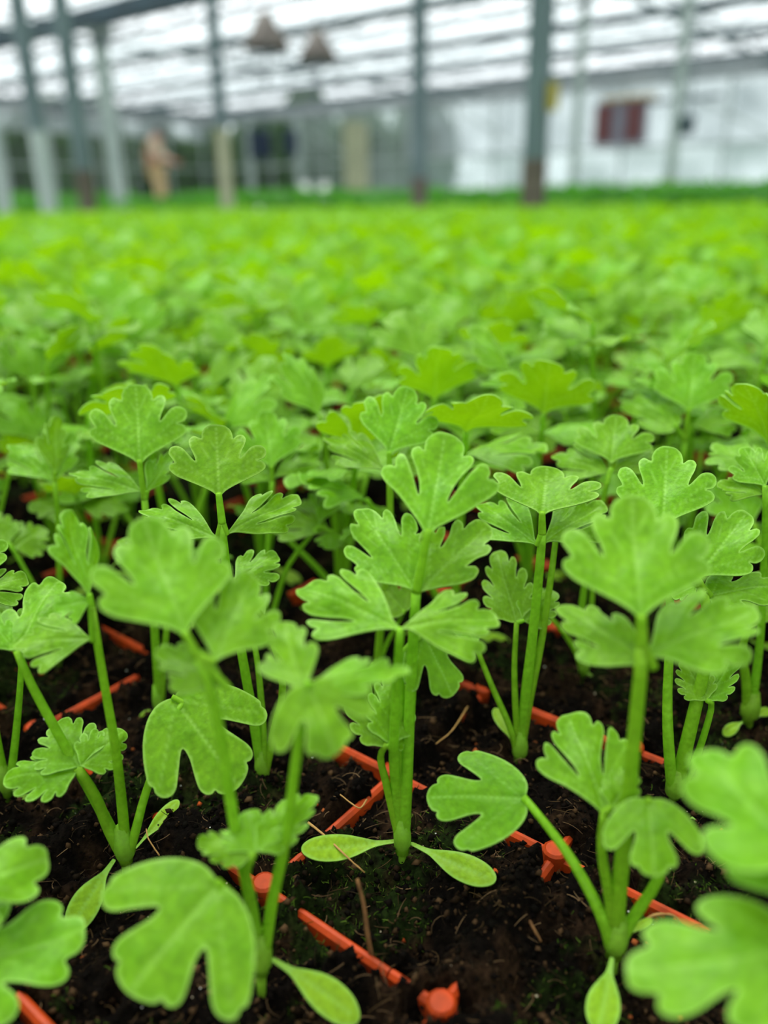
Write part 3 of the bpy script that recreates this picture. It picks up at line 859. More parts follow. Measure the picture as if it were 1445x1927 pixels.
# ------------------------------------------------------------------ hero seedlings, read off the photograph
class Hero:
    def __init__(s, ij, label, base=None):
        c = cell(*ij)
        if base is not None: c = ground(base[0], base[1], -.003)
        s.c = c.copy(); s.c[2] = -.004
        s.y0 = c[1]
        s.root = empty('celery_seedling', W(s.c), label, 'seedling', 'celery seedlings')
        s.k = 0

    def pt(s, u, v, dy=0.0): return at_y(u, v, s.y0 + dy * .001)

    def loc(s, P): return W(P) - W(s.c)

    def mk(s, name, geo, mat, parent):
        P, F_, vn = geo
        return link_mesh(name, s.loc(P), F_, mat, parent, attrs={'vein': vn})

    def tube(s, name, pts, r0, r1, mat, parent):
        P, F_ = tube_geo(pts, r0 * .001, r1 * .001)
        return link_mesh(name, s.loc(P), F_, mat, parent, attrs={'vein': np.zeros(len(P))})

    def crown(s, u, v, r=1.5, v2=None):
        p = s.pt(u, v); b_ = s.c.copy()
        c_ = [b_ - np.array([0, 0, .003]), b_ + (p - b_) * .6, p - np.array([0, 0, .0012]), p, p + np.array([0, 0, .002]), p + np.array([0, 0, .006])]
        g = MB().tube(c_, [.00065, .00075, .0009, r * .00105, r * .0011, r * .0007], 10)
        m = link_mesh('stem', s.loc(np.array(g.v)), g.f, PALE, s.root, attrs={'vein': np.zeros(len(g.v))})
        s.top = p
        return m

    def blade(s, name, parent, kind, b_, t_, w, up=.5, rt=0.0, dy=0.0, mat=None, dyt=None, **kw):
        s.k += 1
        B = s.pt(b_[0], b_[1], dy) if len(b_) == 2 else np.asarray(b_)
        view = -ray(b_[0], b_[1]) if len(b_) == 2 else CAMP - B
        view = view / np.linalg.norm(view)
        n = view + np.array([rt, 0, up]); n /= np.linalg.norm(n)
        d = ray(*t_)
        if dyt is None:
            T = CAMP + d * (((B - CAMP) @ n) / (d @ n))
        else:
            T = s.pt(t_[0], t_[1], dyt)
        L = T - B
        Lh = L / np.linalg.norm(L); n2 = n - Lh * (n @ Lh); n2 /= np.linalg.norm(n2)
        Wd = np.cross(Lh, n2)
        m = B + L * .5
        u0, v0, _ = proj(m); u1, v1, _ = proj(m + Wd * .001)
        il = np.array([t_[0] - proj(B)[0], t_[1] - proj(B)[1]]); il /= np.linalg.norm(il)
        dv = np.array([u1 - u0, v1 - v0]); perp = abs(dv[0] * il[1] - dv[1] * il[0])
        width = w / max(perp, 1e-6) * .001
        kw.setdefault('seed', s.k)
        return s.mk(name, leaflet_geo(kind, B, L, n2, width, **kw), mat or LEAF, parent)

    def leaf(s, path, blades, r0=1.15, r1=.65, dy=0.0, mat=None, start=True, rachis=None):
        """path: pixels from the crown up to the leaf; dy drifts from 0 to dy along it (mm towards/away)"""
        n = len(path)
        pts = [s.pt(u, v, dy * (i / (n - 1)) if n > 1 else dy) for i, (u, v) in enumerate(path)]
        if start: pts = [s.top - np.array([0, 0, .002])] + pts
        lf = s.tube('leaf', pts, r0, r1, STEM, s.root)
        for bl in blades:
            kind, b_, t_, w = bl[:4]
            kw = dict(bl[4]) if len(bl) > 4 else {}
            kw.setdefault('dy', dy)
            s.blade('leaflet', lf, kind, b_, t_, w, mat=mat, **kw)
            u, v = path[-1]
            if (b_[0] - u) ** 2 + (b_[1] - v) ** 2 > 150:
                # little stalk from the leaf's end to the leaflet
                q = s.pt(u, v, dy); e = s.pt(b_[0], b_[1], kw['dy'])
                s.tube('stalk', [q, e + (e - q) * .12], r1, r1 * .75, STEM, lf)
        return lf

    def cot(s, b_, t_, w, dy=0.0, up=.8, arch=.35, **kw):
        kw.setdefault('cup', .15); kw.setdefault('wave', .01)
        return s.blade('cotyledon', s.root, 'cot', b_, t_, w, up=up, dy=dy, mat=COTY, droop=arch, **kw)


# --- the sharp plant in the middle
h = Hero((0, 0), 'sharp celery seedling at centre with two cotyledons spread flat over the soil', (757, 1628))
h.crown(757, 1588, 1.5)
h.leaf([(764, 1480), (768, 1400), (777, 1210), (783, 1115)], [
    ('deep', (804, 1010), (838, 812), 228, dict(up=.35)),
    ('fan', (781, 1112), (676, 948), 150, dict(up=.5, rt=-.1)),
    ('lat', (790, 1112), (922, 980), 135, dict(up=.5, rt=.15))], 1.25, .75)
h.leaf([(745, 1480), (741, 1400), (748, 1260), (753, 1185)], [
    ('deep', (752, 1182), (562, 1092), 165, dict(up=1.0, rt=-.1)),
    ('deep', (756, 1180), (940, 1152), 140, dict(up=1.1, rt=.1))], 1.1, .6, dy=-10)
h.leaf([(752, 1480), (755, 1330), (757, 1230), (795, 1198)], [('palm', (797, 1192), (852, 1308), 145, dict(up=.3))], .8, .5, dy=4)
h.leaf([(728, 1480), (716, 1425), (728, 1400)], [
    ('young', (730, 1405), (655, 1262), 90, dict(up=.2)),
    ('young', (735, 1400), (742, 1262), 95, dict(up=.2, rt=.4)),
    ('young', (736, 1412), (770, 1330), 50, dict(up=.2, rt=.9))], .8, .5, dy=-3, mat=YOUNG)
h.cot((748, 1580), (567, 1606), 50, arch=-.14, dyt=-3); h.cot((772, 1584), (934, 1664), 52, arch=-.12, dyt=-9)

# --- front plant left of the centre
h = Hero((0, -1), 'soft-focus celery seedling left of the sharp centre one, one cotyledon drooping right', (490, 1880))
h.crown(492, 1812, 1.6)
h.leaf([(472, 1700), (440, 1545), (405, 1330), (372, 1235)], [
    ('fan', (350, 1195), (270, 972), 262, dict(up=.45, rt=.1)),
    ('fan', (402, 1245), (478, 1072), 165, dict(up=.7, rt=.2)),
    ('lat', (425, 1290), (295, 1212), 95, dict(up=1.0, rt=-.2))], 1.0, .62)
h.leaf([(512, 1700), (538, 1580), (553, 1460), (575, 1305)], [
    ('lat', (572, 1300), (530, 1160), 120, dict(up=.8, rt=-.3)),
    ('lat', (580, 1295), (772, 1248), 75, dict(up=1.2)),
    ('palm', (580, 1286), (632, 1418), 205, dict(up=.6, rt=.2))], .9, .6, dy=-2)
h.leaf([(475, 1720), (462, 1650), (476, 1604)], [
    ('young', (478, 1606), (368, 1578), 70, dict(up=.9, rt=-.2)),
    ('young', (480, 1602), (468, 1522), 120, dict(up=.9)),
    ('young', (484, 1600), (598, 1490), 80, dict(up=.6, rt=.5))], .9, .6, dy=-3, mat=YOUNG)
h.leaf([(478, 1790), (462, 1740), (442, 1692)], [('palm', (412, 1662), (236, 1862), 350, dict(up=.7, droop=.25, wave=.02, cup=.15))], .9, .6, dy=-8)
h.cot((512, 1802), (677, 1908), 70, arch=.3, dy=-2)

# --- front plant right of the centre
h = Hero((-1, 0), 'soft-focus celery seedling right of centre with a palm-shaped leaf reaching left', (1152, 1835))
h.crown(1157, 1780, 1.7)
h.leaf([(1164, 1680), (1176, 1570), (1190, 1420), (1205, 1270), (1207, 1215)], [
    ('fan', (1207, 1165), (1190, 930), 285, dict(up=.35, rt=.15)),
    ('lat', (1228, 1252), (1052, 1128), 115, dict(up=.9, rt=-.2)),
    ('fan', (1214, 1234), (1428, 1135), 165, dict(up=1.0, rt=.2))], 1.35, .85)
h.leaf([(1130, 1720), (1080, 1625), (1030, 1555), (985, 1500)], [('palm', (987, 1501), (798, 1494), 190, dict(up=.8, rt=-.2, wave=.03, cup=.1))], 1.0, .6, dy=12)
h.leaf([(1148, 1700), (1132, 1600), (1137, 1530)], [('deep', (1140, 1535), (1072, 1335), 185, dict(up=.4, rt=.2)),
                                                     ('young', (1150, 1520), (1196, 1440), 80, dict(up=.5, rt=.3))], .95, .6, mat=YOUNG)
h.leaf([(1190, 1730), (1240, 1650), (1245, 1580), (1222, 1520)], [('palm', (1220, 1505), (1232, 1645), 190, dict(up=.9, wave=.02, cup=.1))], .95, .6, dy=-3)
h.cot((1152, 1800), (1126, 1940), 66, up=.6, arch=.1, dy=-4)
h.cot((1172, 1765), (1228, 1722), 16, up=.8)

# --- left plant
h = Hero((1, -1), 'celery seedling at left with three splayed petioles and a pointed upright leaf', (235, 1640))
h.crown(236, 1606, 1.7)
h.leaf([(228, 1500), (216, 1400), (195, 1280), (172, 1140)], [
    ('deep', (168, 1120), (133, 958), 95, dict(up=.3, rt=1.2)),
    ('deep', (174, 1200), (25, 1205), 115, dict(up=1.1, rt=-.2)),
    ('lat', (170, 1130), (100, 1140), 60, dict(up=.9))], 1.05, .6, dy=-4)
h.leaf([(185, 1515), (120, 1400), (60, 1290), (32, 1225)], [
    ('prim', (32, 1222), (105, 1080), 125, dict(up=.9, rt=-.3)),
    ('lat', (28, 1225), (-40, 1140), 80, dict(up=.7))], 1.1, .6)
h.leaf([(205, 1560), (180, 1500), (146, 1445)], [
    ('young', (146, 1447), (2, 1462), 100, dict(up=.9, rt=-.2)),
    ('young', (148, 1442), (105, 1352), 150, dict(up=.9)),
    ('young', (152, 1440), (236, 1372), 90, dict(up=.8, rt=.4))], 1.2, .8, dy=-2, mat=YOUNG)
h.leaf([(256, 1560), (275, 1490), (322, 1360), (345, 1322)], [('palm', (326, 1312), (450, 1478), 265, dict(up=.55, wave=.02, cup=.1))], .9, .55, dy=6)
h.cot((255, 1595), (336, 1503), 26, up=.6, dy=3, arch=.1); h.cot((215, 1615), (128, 1745), 55, up=.6, dy=-3)

# --- right plant behind the centre one
h = Hero((0, 1), 'celery seedling right behind the centre plant with a dark fan leaf on top', (975, 1436))
h.crown(978, 1418, 1.5)
h.leaf([(990, 1300), (1002, 1200), (1016, 1060), (1020, 1005)], [
    ('fan', (1020, 968), (1030, 876), 205, dict(up=1.0, cup=-.15)),
    ('deep', (1012, 1025), (900, 938), 105, dict(up=1.0, rt=-.3)),
    ('deep', (1020, 1022), (1140, 938), 105, dict(up=1.0, rt=.3))], 1.2, .8)
h.leaf([(996, 1320), (1020, 1200), (1040, 1060), (1046, 1010)], [
    ('lat', (1046, 1014), (1135, 985), 55, dict(up=1.3)), ('lat', (1044, 1010), (1090, 960), 50, dict(up=.9))], .95, .55, dy=6)
h.leaf([(970, 1330), (968, 1250), (972, 1172)], [
    ('young', (972, 1172), (932, 1032), 100, dict(up=.3, rt=-.2)),
    ('young', (985, 1168), (1048, 1110), 80, dict(up=.3, rt=.3))], .75, .5, dy=2, mat=YOUNG)
h.leaf([(960, 1370), (925, 1290), (895, 1215)], [('lat', (896, 1218), (868, 1150), 60, dict(up=.6))], .8, .5, dy=4)
h.cot((970, 1405), (930, 1325), 24, up=.5)

# --- right side plant
h = Hero((-1, 1), 'celery seedling at right with stout upright petioles beside a round-lobed sharp leaf', (1272, 1520))
h.crown(1270, 1492, 1.8)
h.leaf([(1258, 1400), (1256, 1300), (1262, 1150), (1248, 1030)], [
    ('fan', (1247, 992), (1256, 838), 190, dict(up=.5)),
    ('lat', (1247, 1020), (1165, 955), 70, dict(up=.8, rt=-.3))], 1.2, .7, dy=8)
h.leaf([(1292, 1400), (1318, 1290), (1338, 1200), (1322, 1110)], [
    ('fan', (1310, 1088), (1408, 958), 150, dict(up=.5, rt=.1)),
    ('prim', (1335, 1120), (1462, 1095), 95, dict(up=1.0, rt=.1)),
    ('lat', (1312, 1100), (1265, 1120), 40, dict(up=.8))], 1.5, .9, dy=3)
h.leaf([(1305, 1440), (1338, 1335), (1330, 1318)], [
    ('young', (1328, 1318), (1285, 1238), 75, dict(up=.3)), ('young', (1332, 1318), (1388, 1222), 70, dict(up=.4, rt=.4))], .8, .5, dy=-1, mat=YOUNG)
h.cot((1300, 1535), (1415, 1668), 62, up=.7, dy=-6); h.cot((1262, 1500), (1056, 1528), 26, up=1.0, dy=2)

# --- second rank
h = Hero((1, 0), 'celery seedling behind the left front plants with a crisp fan leaf standing upright', (497, 1474))
h.crown(494, 1455, 1.4)
h.leaf([(478, 1360), (455, 1230), (425, 1060), (418, 985)], [
    ('fan', (412, 934), (406, 798), 186, dict(up=.3)),
    ('deep', (410, 1012), (262, 950), 92, dict(up=.9, rt=-.3)),
    ('deep', (426, 1004), (566, 928), 88, dict(up=.9, rt=.3))], 1.1, .75)
h.leaf([(515, 1380), (532, 1290), (500, 1170), (440, 1098)], [('fan', (440, 1096), (522, 1036), 75, dict(up=1.2))], .9, .55, dy=3)
h.leaf([(497, 1400), (485, 1250), (470, 1180)], [('prim', (468, 1178), (440, 1080), 80, dict(up=.8))], .85, .5, dy=8)
h.cot((496, 1452), (506, 1524), 48, up=.5, arch=.1)

h = Hero((2, 0), 'celery seedling with the left one of two crisp fan leaves standing upright', (300, 1345))
h.crown(300, 1330, 1.3)
h.leaf([(292, 1200), (284, 1080), (272, 940)], [
    ('fan', (263, 874), (254, 722), 186, dict(up=.3, rt=-.1)),
    ('deep', (270, 925), (130, 880), 80, dict(up=1.0, rt=-.2)),
    ('lat', (276, 925), (330, 850), 52, dict(up=.5, rt=.8))], 1.1, .7)
h.leaf([(310, 1220), (318, 1120), (300, 1060)], [('prim', (300, 1060), (225, 1010), 80, dict(up=.7)), ('lat', (300, 1060), (340, 985), 60, dict(up=.7))], .9, .5, dy=4)
h.cot((305, 1332), (335, 1375), 22); h.cot((296, 1332), (262, 1352), 18)

h = Hero((1, 1), 'celery seedling whose crisp fan leaf rises directly behind the tallest centre leaf', (706, 1309))
h.crown(706, 1290, 1.3)
h.leaf([(716, 1180), (730, 1060), (734, 960), (733, 880)], [
    ('fan', (732, 854), (768, 727), 148, dict(up=.35, rt=.1)),
    ('deep', (726, 884), (610, 815), 80, dict(up=.8, rt=-.3)),
    ('lat', (736, 884), (830, 850), 60, dict(up=1.0, rt=.3))], 1.0, .7)
h.leaf([(720, 1230), (750, 1170), (760, 1150)], [('prim', (762, 1150), (700, 1078), 82, dict(up=.6))], .7, .45, dy=-5)
h.cot((700, 1294), (650, 1300), 18); h.cot((712, 1294), (760, 1312), 18)

h = Hero((-1, 2), 'celery seedling at the right edge with a stout pale stem and small cotyledon', (1412, 1378))
h.crown(1410, 1345, 1.9)
h.leaf([(1404, 1280), (1396, 1230), (1405, 1185)], [('fan', (1405, 1188), (1432, 1075), 110, dict(up=.8))], 1.2, .7)
h.leaf([(1420, 1290), (1432, 1180), (1440, 1000), (1440, 915)], [('fan', (1440, 915), (1398, 838), 95, dict(up=.5, rt=-.2)), ('deep', (1442, 930), (1350, 905), 50, dict(up=1.1))], 1.1, .6)
h.cot((1402, 1355), (1362, 1378), 22); h.cot((1420, 1352), (1450, 1330), 20)

h = Hero((0, 2), 'celery seedling with one cotyledon hanging to the right above bare soil', (1100, 1275))
h.crown(1098, 1258, 1.4)
h.leaf([(1092, 1180), (1104, 1080), (1130, 960), (1150, 880)], [('fan', (1150, 870), (1160, 780), 150, dict(up=.6)), ('deep', (1150, 890), (1040, 850), 80, dict(up=1.0)), ('deep', (1155, 890), (1225, 840), 70, dict(up=1.0))], 1.0, .6)
h.leaf([(1085, 1230), (1060, 1190), (1034, 1160)], [('lat', (1034, 1160), (1005, 1100), 60, dict(up=.7))], .8, .5)
h.leaf([(1112, 1150), (1116, 1040), (1104, 985)], [('prim', (1104, 985), (1060, 930), 90, dict(up=.9))], .8, .5, dy=3)
h.cot((1104, 1262), (1167, 1328), 34, up=.5)

h = Hero((2, -1), 'celery seedling at the left edge with a cotyledon lying flat on soil', (12, 1500))
h.crown(12, 1482, 1.3)
h.leaf([(28, 1400), (38, 1290), (42, 1200)], [('lat', (42, 1200), (80, 1130), 70, dict(up=.9)), ('prim', (40, 1200), (-30, 1120), 90, dict(up=.8))], .9, .5)
h.leaf([(-5, 1400), (-30, 1250), (-60, 1100)], [('fan', (-60, 1100), (-60, 980), 150, dict(up=.5)), ('deep', (-55, 1120), (50, 1080), 80, dict(up=1.0))], 1.0, .6)
h.cot((20, 1478), (98, 1555), 56, up=.5, arch=.15)

h = Hero((-2, 0), 'large blurred celery seedling cut by the bottom right corner')
h.crown(1600, 1980, 1.6)
h.leaf([(1590, 1900), (1540, 1830), (1490, 1790)], [('prim', (1500, 1790), (1178, 1822), 260, dict(up=1.1, wave=.02))], 1.0, .6, dy=-4)
h.leaf([(1620, 1800), (1560, 1650), (1495, 1570)], [('prim', (1500, 1600), (1312, 1405), 240, dict(up=.7, rt=-.2)), ('lat', (1510, 1700), (1398, 1520), 150, dict(up=.5))], 1.0, .7, dy=-2)
h.leaf([(1610, 1750), (1600, 1500), (1560, 1300)], [('fan', (1560, 1300), (1560, 1050), 200, dict(up=.5))], 1.1, .7)

h = Hero((1, -2), 'large blurred celery seedling cut by the bottom left corner')
h.crown(-200, 1960, 1.6)
h.leaf([(-180, 1900), (-150, 1840), (-110, 1800)], [('prim', (-110, 1830), (160, 1745), 230, dict(up=.9))], 1.0, .6, dy=-2)
h.leaf([(-200, 1850), (-180, 1750), (-130, 1680)], [('prim', (-130, 1700), (90, 1606), 170, dict(up=.9))], 1.0, .6, dy=2)

h = Hero((2, 1), 'celery seedling behind and between the two upright fan leaves on the left', (497, 1220))
h.crown(497, 1205, 1.2)
h.leaf([(500, 1100), (508, 980), (512, 905)], [
    ('fan', (511, 880), (500, 772), 124, dict(up=.4)), ('deep', (516, 898), (604, 838), 66, dict(up=1.0, rt=.3)), ('deep', (510, 905), (450, 870), 60, dict(up=1.0))], .95, .6)
h.leaf([(520, 1130), (545, 1060), (600, 990)], [('deep', (625, 1000), (502, 955), 95, dict(up=1.2)), ('lat', (620, 1000), (620, 1032), 70, dict(up=.6)), ('deep', (600, 985), (625, 900), 70, dict(up=1.0))], .8, .5, dy=-3)
h = Hero((3, 0), 'celery seedling near the left edge with a folded narrow top leaf', (108, 1251))
h.crown(108, 1235, 1.2)
h.leaf([(112, 1100), (110, 1000), (103, 905)], [
    ('lat', (103, 890), (112, 782), 62, dict(up=.3, rt=1.0)), ('deep', (100, 905), (20, 830), 90, dict(up=.9)), ('lat', (108, 900), (142, 812), 60, dict(up=.6, rt=.5))], .9, .6)
h.leaf([(80, 1140), (40, 1060), (15, 1020)], [('young', (15, 1020), (-30, 960), 80, dict(up=.8)), ('young', (25, 1030), (85, 990), 80, dict(up=.8))], .8, .5, mat=YOUNG, dy=2)
h = Hero((0, 3), 'celery seedling at right with the largest of the blurred fan leaves', (1240, 1150))
h.crown(1240, 1135, 1.3)
h.leaf([(1262, 1030), (1280, 920), (1288, 830)], [
    ('fan', (1296, 775), (1308, 662), 150, dict(up=.4)), ('prim', (1272, 802), (1166, 742), 62, dict(up=1.0)), ('deep', (1300, 802), (1395, 775), 60, dict(up=1.1))], 1.15, .8)
h.leaf([(1225, 1060), (1205, 980), (1180, 930)], [('fan', (1180, 930), (1140, 880), 90, dict(up=.9))], .9, .5, dy=4)
HERO_CELLS = {(0, 0), (0, -1), (-1, 0), (1, -1), (0, 1), (-1, 1), (1, 0), (2, 0), (1, 1), (-1, 2), (0, 2), (2, -1), (-2, 0), (1, -2), (2, 1), (3, 0), (0, 3)}
SKIP = {(-1, -1), (0, -2), (-2, -1), (-1, -2), (1, -3), (2, -2), (-2, 1)}


# ------------------------------------------------------------------ seedling patterns for the rows behind
def pattern(seed):
    """list of leaves: (petiole points, r0, r1, [(kind, base, L, normal, width, mat)]) in metres about the plant's base"""
    g = random.Random(seed)
    H_ = g.uniform(.050, .068)
    lv = []
    a0 = g.uniform(0, 6.28)
    nl = g.choice((3, 4, 4))
    for q in range(nl):
        az = a0 + q * 2.4 + g.uniform(-.4, .4)
        hh = H_ * (1.0, .86, .68, .5)[q] * g.uniform(.93, 1.05)
        out = (.006, .013, .016, .014)[q] * g.uniform(.7, 1.3)
        d = np.array([math.cos(az), math.sin(az), 0])
        P0 = d * .0008; P1 = d * out * .3 + np.array([0, 0, hh * .45]); P2 = d * out + np.array([0, 0, hh])
        tri = q < 2 or g.random() < .4
        t = P2 - P1; t /= np.linalg.norm(t)
        bl = []
        size = g.uniform(.016, .021) * (1.0 if q < 2 else .85)
        lean = g.uniform(.25, 1.0)

        def blade(kind, b_, dirn, ln, wd, m):
            dirn = dirn / np.linalg.norm(dirn)
            n = np.array([0, 0, 1.0]) - dirn * dirn[2]
            if np.linalg.norm(n) < .2: n = -d
            n = n / np.linalg.norm(n) + np.array([g.uniform(-.25, .25), g.uniform(-.25, .25), 0])
            bl.append((kind, b_, dirn * ln, n, wd, m))
        if tri:
            side = np.cross(d, [0, 0, 1.0])
            rach = P2 + t * .006
            blade(g.choice(('fan', 'fan', 'deep')), rach, t * (1.3 - lean) + d * lean + np.array([0, 0, .35]), size, size * g.uniform(1.05, 1.3), 0)
            for sg in (1, -1):
                blade(g.choice(('deep', 'lat', 'fan')), P2, side * sg + d * .25 + np.array([0, 0, g.uniform(-.05, .45)]), size * .95, size * g.uniform(.8, 1.0), 0)
            lv.append(([P0, P1, P2, rach], .0011, .0006, bl))
        else:
            if q >= 2 and g.random() < .4:
                blade('young', P2, t + d * .3, size * .8, size * .8, 1)
            else:
                blade('prim', P2, d + np.array([0, 0, g.uniform(-.3, .5)]), size * 1.05, size * 1.25, 0)
            lv.append(([P0, P1, P2], .001, .0006, bl))
    ct = []
    for sg in (0, math.pi):
        az = a0 + 1 + sg
        d = np.array([math.cos(az), math.sin(az), g.uniform(-.15, .1)])
        ct.append((np.array([0, 0, .004]), d * .016, np.array([0, 0, 1.0]), .0046))
    return lv, ct


PATS = [pattern(s) for s in range(10)]


def merged(pat, tpl, sides, cots=True, rim=False):
    """whole seedling as one lump of geometry (far copies)"""
    lv, ct = pat
    V, F_, mi = [], [], []

    def put(P, fs, m):
        n = sum(len(a) for a in V)
        V.append(np.asarray(P)); F_.extend(tuple(i + n for i in q) for q in fs); mi.extend([m] * len(fs))
    for pts, r0, r1, bl in lv:
        c = bez(pts, 5 if sides > 3 else 3)
        g = MB().tube(c, list(np.linspace(r0, r1, len(c))), sides, False)
        fs = []
        for q in g.f: fs += [(q[0], q[1], q[2]), (q[0], q[2], q[3])] if len(q) == 4 else [q]
        put(g.v, fs, 1)
        for k, (kind, b_, L, n, wd, m) in enumerate(bl):
            P, fs, _ = leaflet_geo(kind, b_, L, n, wd, tpl=tpl, seed=k, rim=False, droop=.2, cup=.25)
            put(P, fs, 0)
    if cots:
        for b_, L, n, wd in ct:
            P, fs, _ = leaflet_geo('cot', b_, L, n, wd, tpl=tpl, rim=False, droop=.3)
            put(P, fs, 0)
    return np.vstack(V), F_, mi


# full prototypes with their parts
PROTO = []
for s, (lv, ct) in enumerate(PATS):
    r = empty('celery_seedling', (0, 0, 0))
    P, F_ = tube_geo([(0, 0, -.004), (0, 0, .002), (0, 0, .006)], .0009, .0015)
    link_mesh('stem', P, F_, PALE, r, attrs={'vein': np.zeros(len(P))})
    for pts, r0, r1, bl in lv:
        P, F_ = tube_geo([np.array(pts[0]) + [0, 0, .003]] + list(pts[1:]), r0, r1)
        lf = link_mesh('leaf', P, F_, STEM, r, attrs={'vein': np.zeros(len(P))})
        for k, (kind, b_, L, n, wd, m) in enumerate(bl):
            P, F_, vn = leaflet_geo(kind, b_, L, n, wd, seed=k + s, droop=.2, cup=.25)
            link_mesh('leaflet', P, F_, YOUNG if m else LEAF, lf, attrs={'vein': vn})
    for b_, L, n, wd in ct:
        P, F_, vn = leaflet_geo('cot', b_, L, n, wd, droop=.3)
        link_mesh('cotyledon', P, F_, COTY, r, attrs={'vein': vn})
    PROTO.append(r)
CHILD = {}
for o in COL.objects:
    if o.parent is not None: CHILD.setdefault(o.parent.name, []).append(o)


def copy_tree(o, parent=None):
    c = o.copy(); COL.objects.link(c)
    if parent is not None: c.parent = parent
    for ch in CHILD.get(o.name, []): copy_tree(ch, c)
    return c


MID = []
for s, pat in enumerate(PATS):
    V, F_, mi = merged(pat, TPL_M, 5)
    me = bpy.data.meshes.new('seedling_plain'); me.from_pydata(V.tolist(), [], F_)
    me.materials.append(FIELD); me.materials.append(STEM)
    me.polygons.foreach_set('material_index', np.array(mi, np.int32)); me.polygons.foreach_set('use_smooth', np.ones(len(F_), bool))
    MID.append(me)
LOWP, LOWM = [], []
for pat in PATS:
    V, F_, mi = merged(pat, TPL_L, 3, cots=False)
    LOWP.append((V, np.array(F_, np.int32), np.array(mi, np.int32)))
    V, F_, mi = merged(pat, TPL_M, 5)
    LOWM.append((V, np.array(F_, np.int32), np.array(mi, np.int32)))

FX, FY = 3.15, 3.65            # far edges of the tray field (world X, Y)
cells = []
for i in range(-40, 110):
    for j in range(-40, 100):
        if (i, j) in HERO_CELLS or (i, j) in SKIP: continue
        c = cell(i, j); w = W(c)
        if w[0] > FX or w[1] > FY: continue
        if c[1] < .02 or abs(c[0]) > .55 * c[1] + .45: continue
        u, v_, z = proj(c)
        if c[1] < .13 and not (u < -250 or u > 1700): continue
        ut, vt, zt = proj(c + [0, 0, .06])
        if vt > 1500 and -300 < ut < 1750: continue
        vis = -160 < ut < 1600
        cells.append((z if vis else z + 10, i, j, c))
cells.sort(key=lambda q: q[0])
lowV, lowF, lowM, nlow = [], [], [], 0
GRP = 'celery seedlings in the crowded rows behind'
LAB = 'out-of-focus celery seedling in the crowded rows behind the sharp ones'
used = set()
nvis = 0
for idx, (z, i, j, c) in enumerate(cells):
    jit = rng.normal(0, .0022, 2)
    p = W(c + np.array([jit[0], jit[1], 0])); p[2] = -.003
    k = int(rng.integers(len(PATS)))
    if idx < len(PATS): k = idx
    rz = rng.uniform(0, 6.28); sc = rng.uniform(.88, 1.12)
    if idx < 62:
        if k not in used:
            o = PROTO[k]; used.add(k)
        else:
            o = copy_tree(PROTO[k])
        o.location = tuple(p); o.rotation_euler = (0, 0, rz); o.scale = (sc, sc, sc)
        tag(o, LAB, 'seedling', GRP)
    elif idx < 283:
        o = bpy.data.objects.new('celery_seedling', MID[k]); COL.objects.link(o)
        o.location = tuple(p); o.rotation_euler = (0, 0, rz); o.scale = (sc, sc, sc)
        tag(o, LAB, 'seedling', GRP)
    else:
        V, F_, mi = (LOWM if np.linalg.norm(c) < .95 else LOWP)[k]
        ca, sa = math.cos(rz), math.sin(rz)
        Vr = V @ np.array([[ca, sa, 0], [-sa, ca, 0], [0, 0, 1]]) * sc + p
        lowV.append(Vr); lowF.append(F_ + nlow); lowM.append(mi); nlow += len(Vr)
o = big_mesh('celery_seedling_field', np.vstack(lowV), np.vstack(lowF), [FIELD, STEM], np.concatenate(lowM))
tag(o, 'bright green carpet of blurred celery seedlings stretching away to the posts', 'seedlings', kind='stuff')

# darker taller crop beyond the aisle
gk = np.random.default_rng(5)
nv = 26000
pc = np.stack([gk.uniform(5.4, 9.5, nv), gk.uniform(-5.0, 8.0, nv), np.zeros(nv)], 1)
hh = .15 + .06 * vnoise(pc[:, :2] * 1.3, 4)
pc[:, 2] = FLOOR + hh * gk.uniform(.15, 1.25, nv)
a = gk.normal(size=(nv, 3)); a[:, 2] = abs(a[:, 2]) * .5; a /= np.linalg.norm(a, axis=1)[:, None]
b2 = np.cross(a, gk.normal(size=(nv, 3))); b2 /= np.linalg.norm(b2, axis=1)[:, None]
s = gk.uniform(.04, .075, nv)[:, None]
V = np.stack([pc - a * s, pc + b2 * s * .5, pc + a * s, pc - b2 * s * .5], 1).reshape(-1, 3)
o = big_mesh('dark_crop', V, np.arange(4 * nv).reshape(-1, 4), [DCROP], smooth=False)
tag(o, 'darker green crop strip beyond the celery field at the foot of the right wall', 'crop', kind='stuff')
nv = 5000
pc = np.stack([gk.uniform(1.0, 12, nv), gk.uniform(10.5, 16.5, nv), np.zeros(nv)], 1)
pc[:, 2] = FLOOR + .22 * gk.uniform(.15, 1.25, nv)
clear = np.array([not 258 < proj(Winv(q_))[0] < 340 for q_ in pc])
for o in COL.objects:
    if o.parent is None and o.get('category') in ('person', 'post', 'sack'):
        clear &= np.hypot(pc[:, 0] - o.location[0], pc[:, 1] - o.location[1]) > (.75 if o['category'] == 'person' else .4)
pc = pc[clear]; nv = len(pc)
a = gk.normal(size=(nv, 3)); a /= np.linalg.norm(a, axis=1)[:, None]
b2 = np.cross(a, gk.normal(size=(nv, 3))); b2 /= np.linalg.norm(b2, axis=1)[:, None]
s = gk.uniform(.08, .14, nv)[:, None]
V = np.stack([pc - a * s, pc + b2 * s * .5, pc + a * s, pc - b2 * s * .5], 1).reshape(-1, 3)
o = big_mesh('green_crop', V, np.arange(4 * nv).reshape(-1, 4), [DCROP], smooth=False)
tag(o, 'mid green crop strip between the celery field and the end wall', 'crop', kind='stuff')
p = W(at_y(487, 380, 3.6))
r = empty('plant_label', (p[0], p[1], -.004), 'small white plant label at the far edge of the celery field', 'label')
